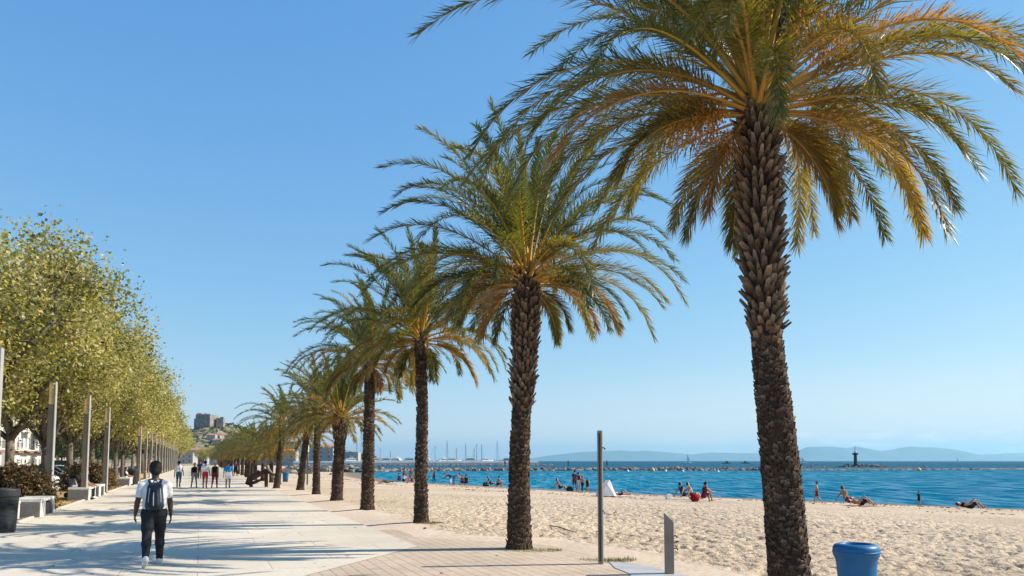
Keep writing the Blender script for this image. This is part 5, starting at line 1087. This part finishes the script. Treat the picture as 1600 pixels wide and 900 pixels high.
seat('person in dark jacket sitting on the distant bench by the bin', 67.2, -5.15, 0, ANG - R(80), ('navy', 'white', 'white', 'black', 'white'), lean=8, group='people sitting on the benches')
# pram beside the bench
p = uv(45.4, -5.75); t = thing('pushchair', 'dark pushchair parked beside the seated pair', 'pushchair', (p.x, p.y, .004), ANG + 1.0)
b = MB(); b.tube([(-.25, -.3, .15), (-.25, .1, .6), (-.25, .45, 1.0), (.25, .45, 1.0), (.25, .1, .6), (.25, -.3, .15)], .016, 6); b.tube([(-.25, .35, .15), (-.25, 0, .55)], .016, 6); b.tube([(.25, .35, .15), (.25, 0, .55)], .016, 6); b.build('frame', rail_m, t)
b = MB(); b.prism([(-.3, .4), (.15, .4), (.35, .95), (.28, 1.0), (.05, .55), (-.3, .5)], -.2, .2, 0, 'x'); b.build('seat', CL['grey'], t, bevel=.02); b = MB(); b.prism([(.3, .95), (.1, 1.15), (-.15, 1.1), (-.25, .9), (-.1, 1.0), (.1, 1.03)], -.22, .22, 0, 'x'); b.build('hood', CL['black'], t, bevel=.02)
wb = MB(); wb.lathe([(.09, -.02), (.13, -.022), (.14, 0), (.13, .022), (.09, .02)], 16); wme = wb.mesh('wheel', tyre_m)
for x in (-.26, .26):
    for y in (-.32, .36): o = link('wheel', wme, t); o.location = (x, y, .14); o.rotation_euler = (0, R(90), 0)

# the man with the backpack
mp_ = gp(238, 884); MS = 1.80
B, J = skeleton(MS, lean=3, legs=((-21, 20), (22, 5)), arms=((-12, 46, 12), (10, 12, 8)), splay=1.5, head=2, hands=True, stout=1.05); s = J['s']
P, Q, Rg = sdf_mesh(B, .0085); z0 = P[:, 2].min()
man = thing('person', 'man with a dark backpack, white T-shirt and black trousers walking away', 'person', (mp_.x, mp_.y, .006 - z0), R(24))
link('body', np_mesh('body', P, Q, skin_d, smooth=True), man)
def garment(name, regs, infl, m, h=.012, clip=None, extra=(), k=.035):
    bs = [b_ for b_ in B if b_[4] in regs] + list(extra); P, Q, _ = sdf_mesh(bs, h, k, infl, clip); return link(name, np_mesh(name, P, Q, m, smooth=True), man)
pz = J['pel'][2]
hem = [(J['pel'] + np.array([sx * .07, 0, -.03]) * s, J['pel'] + np.array([sx * .07, 0, .16]) * s, .112 * s, .105 * s, SHIRT) for sx in (-1, 1)]
garment('t_shirt', (SHIRT, SLEEVE), .010, man_shirt, .011, lambda X, Y, Z: np.maximum((pz - .06) - Z + .02 * np.sin(X * 14), Z - J['neck'][2] - .012), hem)
garment('trousers', (TROUS, LOWER), .015, mat('black_trousers', (.016, .018, .022), .8, .25, 7, .03, 8, spec=.2), .011, lambda X, Y, Z: Z - (pz + .07))
sole = garment('shoes', (SHOE,), .006, mat('white_trainer', (.60, .60, .61), .6, .25, 14, .003, 40), .008)
hd, hu, hf = J['hd'], J['hu'], J['hf']
HP, HQ, _ = sdf_mesh([(hd + hu * .055 * s - hf * .012 * s, hd - hu * .015 * s - hf * .032 * s, .104 * s, .090 * s, 0), (hd + hu * .085 * s, hd + hu * .075 * s - hf * .045 * s, .078 * s, .082 * s, 0)], .009, clip=lambda X, Y, Z: (Y - hd[1]) * .9 - (Z - hd[2]) - .012)
link('hair', np_mesh('hair', HP, HQ, hair_k, smooth=True), man)
# backpack, worn on the man's back (he faces +y, so it sits on the -y side)
bp_m = mat('backpack_navy', (.02, .034, .056), .75, .2, 8, .004, 30); bp_g = mat('backpack_dark_panel', (.012, .018, .026), .6, .2, 12, .002, 60); bp_w = mat('backpack_piping', (.34, .38, .42), .5, .1, 10)
bk = thing('backpack', 'dark navy backpack with pale piping worn by the walking man', 'backpack', man.location, R(24)); ck = J['chest']; upv, fwv = J['up'], J['fw']
def bkp(x, y, z): return Vector(ck + np.array([x, 0, 0]) + fwv * y + upv * z)
PB = [(np.array(bkp(sx * .075, -.165, -.25)), np.array(bkp(sx * .06, -.155, .07)), .082, .066, 0) for sx in (-1, 1)] + [(np.array(bkp(0, -.185, -.24)), np.array(bkp(0, -.17, .07)), .085, .07, 0), (np.array(bkp(-.05, -.15, .10)), np.array(bkp(.05, -.15, .10)), .055, .055, 0)]
P2, Q2, _ = sdf_mesh(PB, .011, .05); link('body', np_mesh('body', P2, Q2, bp_m, smooth=True), bk)
FB_ = [(np.array(bkp(sx * .04, -.235, -.25)), np.array(bkp(sx * .03, -.215, -.0)), .05, .04, 0) for sx in (-1, 1)]; P2, Q2, _ = sdf_mesh(FB_, .01, .05); link('front_pocket', np_mesh('front_pocket', P2, Q2, bp_g, smooth=True), bk)
for sx in (-1, 1):
    b = MB(); b.tube([bkp(sx * .095, -.225, -.30), bkp(sx * .10, -.235, -.15), bkp(sx * .085, -.22, .04), bkp(sx * .055, -.19, .13)], .008, 6); b.build('piping', bp_w, bk, smooth=True)
    b = MB(); b.tube([bkp(sx * .07, -.13, .13), bkp(sx * .095, -.06, .185), bkp(sx * .105, .03, .185), bkp(sx * .11, .115, .10), bkp(sx * .125, .12, -.05), bkp(sx * .15, .04, -.2), bkp(sx * .135, -.1, -.28)], [.02, .026, .026, .026, .022, .014, .012], 8); b.build('strap', bp_m, bk, smooth=True)
b = MB(); b.tube([bkp(-.035, -.15, .15), bkp(-.025, -.15, .185), bkp(.025, -.15, .185), bkp(.035, -.15, .15)], .009, 6); b.build('handle', bp_g, bk, smooth=True)
b = MB(); b.tube([bkp(-.02, -.284, -.25), bkp(-.025, -.27, -.08), bkp(-.02, -.262, -.02)], [.007, .009, .006], 5); b.build('reflective_strip', bp_w, bk)

# beach people: (label, pixel of the ground contact, pose ...), at true size on the slope
def beach_pos(px, py):
    """the sand first met by the sight line through a pixel (never past the water's edge)"""
    a = np.linspace(12, 130, 1200); o = at_depth(px, py, 1.0); k = o.x; m = o.z - H_EYE
    h = sand_height(k * a, a, False); hit = np.argmax((H_EYE + m * a <= h[0]) | (h[2] < .9)); y = float(a[hit])
    return Vector((k * y, y, float(h[0][hit])))
BG = 'people on the beach by the water'
def bather(label, px, py, rz, colors, pose, h=1.68, **kw):
    p = beach_pos(px, py - 2.6); K = dict(hc=.026, group=BG, h=h); K.update(kw)
    if pose == 'stand': K.update(dict(legs=((4, 3), (-4, 4)), arms=((-4, 10, 8), (6, 12, 8))))
    if pose == 'walk': K.update(dict(legs=((20, 8), (-18, 22)), arms=((-20, 18, 9), (18, 20, 9))))
    if pose == 'sit': K.update(dict(legs=((112, 92), (118, 100)), arms=((50, 20, 10), (55, 25, 10)), lean=14))
    if pose == 'sitback': K.update(dict(legs=((98, 50), (104, 62)), arms=((-38, 4, 14), (-36, 4, 14)), lean=-22))
    if pose == 'bend': K.update(dict(legs=((6, 8), (-2, 8)), arms=((40, 10, 6), (30, 20, 6)), lean=72, head=-20))
    if pose == 'lie': K.update(dict(legs=((3, 4), (42, 78)), arms=((6, 10, 24), (8, 14, 26)), rot=Matrix.Rotation(R(86), 3, 'X')))
    if pose == 'prone': K.update(dict(legs=((50, 96), (40, 80)), arms=((14, 30, 22), (20, 50, 16)), lean=4, rot=Matrix.Rotation(R(84), 3, 'X')))
    return person(label, (p.x, p.y, p.z - .01), rz, colors, **K)
N_ = None
bather('sunbather lying on dark towel left of the slender trunk', 604, 757, 1.4, ('black', 'black', N_, N_, N_), 'lie')
bather('dark haired bather sitting in the group left of the slender trunk', 623, 756, .6, ('navy', 'navy', N_, N_, N_), 'sit', hair=hair_k)
bather('bather in white top sitting in the middle of the group', 632, 757, -.5, ('pale', 'black', N_, N_, 'pale'), 'sit')
bather('bather in maroon sitting at the front of the group', 641, 758, 2.0, ('maroon', 'maroon', N_, N_, N_), 'sit', fem=True)
bather('tall bather in grey standing behind the seated group', 632, 752, .2, ('grey', 'black', N_, N_, 'grey'), 'stand', h=1.75)
bather('bather in blue trunks standing close to the slender trunk', 642, 750, -.3, (N_, 'jeans', N_, N_, N_), 'stand', h=1.75)
bather('pale shirtless bather bending beside the slender trunk', 649, 752, -1.2, (N_, 'orange', N_, N_, N_), 'bend', skin=skin_l)
bather('bather in dark wetsuit standing at the waterline', 678, 754, 1.0, ('navy', 'navy', 'navy', N_, N_), 'stand', h=1.8)
bather('bather in navy bending over, left of the bending pair', 702, 756, 1.5, ('navy', 'navy', 'pale', N_, N_), 'bend')
bather('bather in pale trousers bending over, right of the pair', 711, 756, -1.6, ('grey', 'jeans', 'jeans', N_, N_), 'bend')
bather('bather with raised knees sitting right of the bending pair', 722, 757, .5, ('maroon', 'black', N_, N_, N_), 'sit', fem=True)
bather('bather in black sitting beside the one with raised knees', 728, 757, .2, ('black', 'black', N_, N_, N_), 'sit', h=1.75, hair=hair_k)
bather('bather leaning back on the sand left of the second palm', 766, 762, -1.2, ('navy', 'navy', N_, N_, N_), 'sitback', hair=hair_k)
bather('upright dark haired bather sitting left of the second palm', 780, 762, -.9, (N_, 'black', N_, N_, N_), 'sit', hair=hair_k)
bather('sunbather in red top reclining right of the second palm', 874, 768, -1.3, ('red', 'black', N_, N_, N_), 'sitback')
bather('man in dark shirt standing closest to the couple', 898, 771, .5, ('navy', 'navy', 'jeans', N_, 'navy'), 'stand', h=1.78, hair=hair_k)
bather('woman in pale shorts standing with the man', 904, 771, -.6, ('maroon', 'pale', N_, N_, N_), 'stand', h=1.6, fem=True, hair=hair_k)
bather('person in dark leggings leaning beside the couple', 910, 772, -.8, ('grey', 'black', 'black', N_, N_), 'walk', h=1.35)
bather('child in black standing at the right of the couple', 918, 771, -.2, ('black', 'black', N_, N_, 'pale'), 'stand', h=1.15)
bather('sunbather lying flat right of the beach tent', 968, 777, -1.35, ('pale', 'black', N_, N_, N_), 'lie')
bather('bather in navy cap reclining left of the red bag', 1067, 783, -1.0, ('navy', 'navy', N_, N_, N_), 'sitback', hair=hair_k)
bather('long legged bather leaning back behind the red bag', 1080, 783, -1.3, (N_, 'maroon', N_, N_, N_), 'sitback', skin=skin_l)
bather('woman in dark red swimsuit sitting upright with hair tied', 1104, 786, -1.1, ('maroon', 'maroon', N_, N_, N_), 'sit', h=1.76, fem=True, hair=hair_k, long_hair=True)
bather('boy walking along the waterline right of the nearest palm', 1277, 790, 1.2, (N_, 'maroon', N_, N_, N_), 'walk', h=1.28, hair=hair_k)
bather('bather sitting on the sand left of a lying friend', 1322, 791, -1.2, (N_, 'maroon', N_, N_, N_), 'sitback', hair=hair_b)
bather('bather lying on one side right of the seated friend', 1345, 792, -1.5, (N_, 'black', N_, N_, N_), 'prone', stout=1.25)
bather('small child in black standing in the shallows', 1436, 793, .4, ('black', 'black', N_, N_, 'black'), 'stand', h=.85, hair=hair_k)
bather('sunbather lying at the right end of the beach', 1515, 797, -1.5, ('black', 'black', N_, N_, N_), 'prone', stout=1.3)
# tent, bag and towels among the bathers
p = beach_pos(948, 776); t = thing('beach_tent', 'small white beach tent behind the tall shower post', 'beach tent', (p.x, p.y, p.z), .2); t.scale = (.55, .6, .8)
tn = MB(); tn.add([(-1.25, -.6, 0), (1.1, -.6, 0), (1.3, .8, 0), (-1.2, .8, 0), (.35, -.1, 1.42), (-.15, .2, 1.35)], [(0, 4, 5), (1, 2, 4), (2, 3, 5, 4), (3, 0, 5)]); tn.build('fly_sheet', leaf_mat('tent_fabric', [(0, (.75, .74, .74)), (1, (.8, .8, .8))], .7, .45, .2, (1, 1, 1)), t)
tp = MB(); tp.tube([(-1.25, -.62, 0), (.34, -.12, 1.44), (1.12, -.62, 0)], .018, 5); tp.tube([(-1.2, .82, 0), (-.15, .2, 1.37), (1.3, .82, 0)], .018, 5); tp.build('pole', rail_m, t)
tf = MB(); tf.prism([(-1.2, -.58), (1.08, -.58), (1.25, .76), (-1.15, .76)], .0, .02); tf.build('floor_sheet', CL['maroon'], t)
p = beach_pos(1086, 783.8); b = MB(); b.lathe([(.02, 0), (.17, .02), (.25, .12), (.265, .25), (.21, .38), (.08, .45), (.02, .455)], 18); o = b.build('beach_ball', cloth('deep_red', (.22, .012, .02)), smooth=True); o.location = (p.x, p.y, p.z - .01); tag(o, 'round deep red beach ball in front of the reclining bathers', 'beach ball')
def beach_bag(label, px, py, c, s=1.0):
    p = beach_pos(px, py - 2.4); t = thing('beach_bag', label, 'bag', (p.x, p.y, p.z), .3); b = MB(); b.prism([(-.28 * s, 0), (.28 * s, 0), (.24 * s, .3 * s), (.1 * s, .42 * s), (-.12 * s, .4 * s), (-.25 * s, .28 * s)], -.14 * s, .14 * s, 0, 'y'); b.build('body', CL[c], t, bevel=.04 * s)
    b = MB(); b.tube([(-.15 * s, 0, .36 * s), (-.1 * s, 0, .52 * s), (.08 * s, 0, .53 * s), (.13 * s, 0, .37 * s)], .014, 6); b.build('handle', CL['black'], t)
beach_bag('white beach bag standing alone near the reclining bathers', 1045, 782, 'white', .8); beach_bag('dark bag lying on the sand beside the second palm bathers', 759, 762, 'black', 1.1); beach_bag('small dark bag right of the standing couple', 890, 769, 'black')
def towel(label, px, py, c, rz):
    p = beach_pos(px, py - 2.4); b = MB(); n = 12; tr_ = random.Random(px)
    gz = {}; vs = []
    for i in range(n + 1):
        for j in range(7):
            x, y = -.95 + 1.9 * i / n, -.45 + .9 * j / 6; X_, Y_ = p.x + x * math.cos(rz) - y * math.sin(rz), p.y + x * math.sin(rz) + y * math.cos(rz); vs.append((X_, Y_, sand_z(X_, Y_) + .02 + tr_.uniform(0, .02)))
    b.add(vs, [(i * 7 + j, (i + 1) * 7 + j, (i + 1) * 7 + j + 1, i * 7 + j + 1) for i in range(n) for j in range(6)]); tag(b.build('towel', CL[c]), label, 'towel')
towel('dark towel under the sunbather left of the slender trunk', 604, 757.5, 'black', .1); towel('pale towel spread right of the beach tent', 969, 778, 'pale', .1); towel('red towel under the lying friends on the right', 1345, 793, 'maroon', .05)
# people standing on the breakwater
for lab, x, y, c in (('tiny figure standing on the left of the breakwater', -2, 226.5, 'black'), ('tiny figure standing on the breakwater left of the shower post', 16, 228.5, 'navy'), ('tiny figure on the breakwater just right of the shower post', 27, 228.5, 'black')):
    person(lab, (x, y, SEA + 1.2), .5, (c, c, c, c, c), hc=.04, h=1.75, legs=((3, 2), (-3, 2)), group='people on the breakwater')
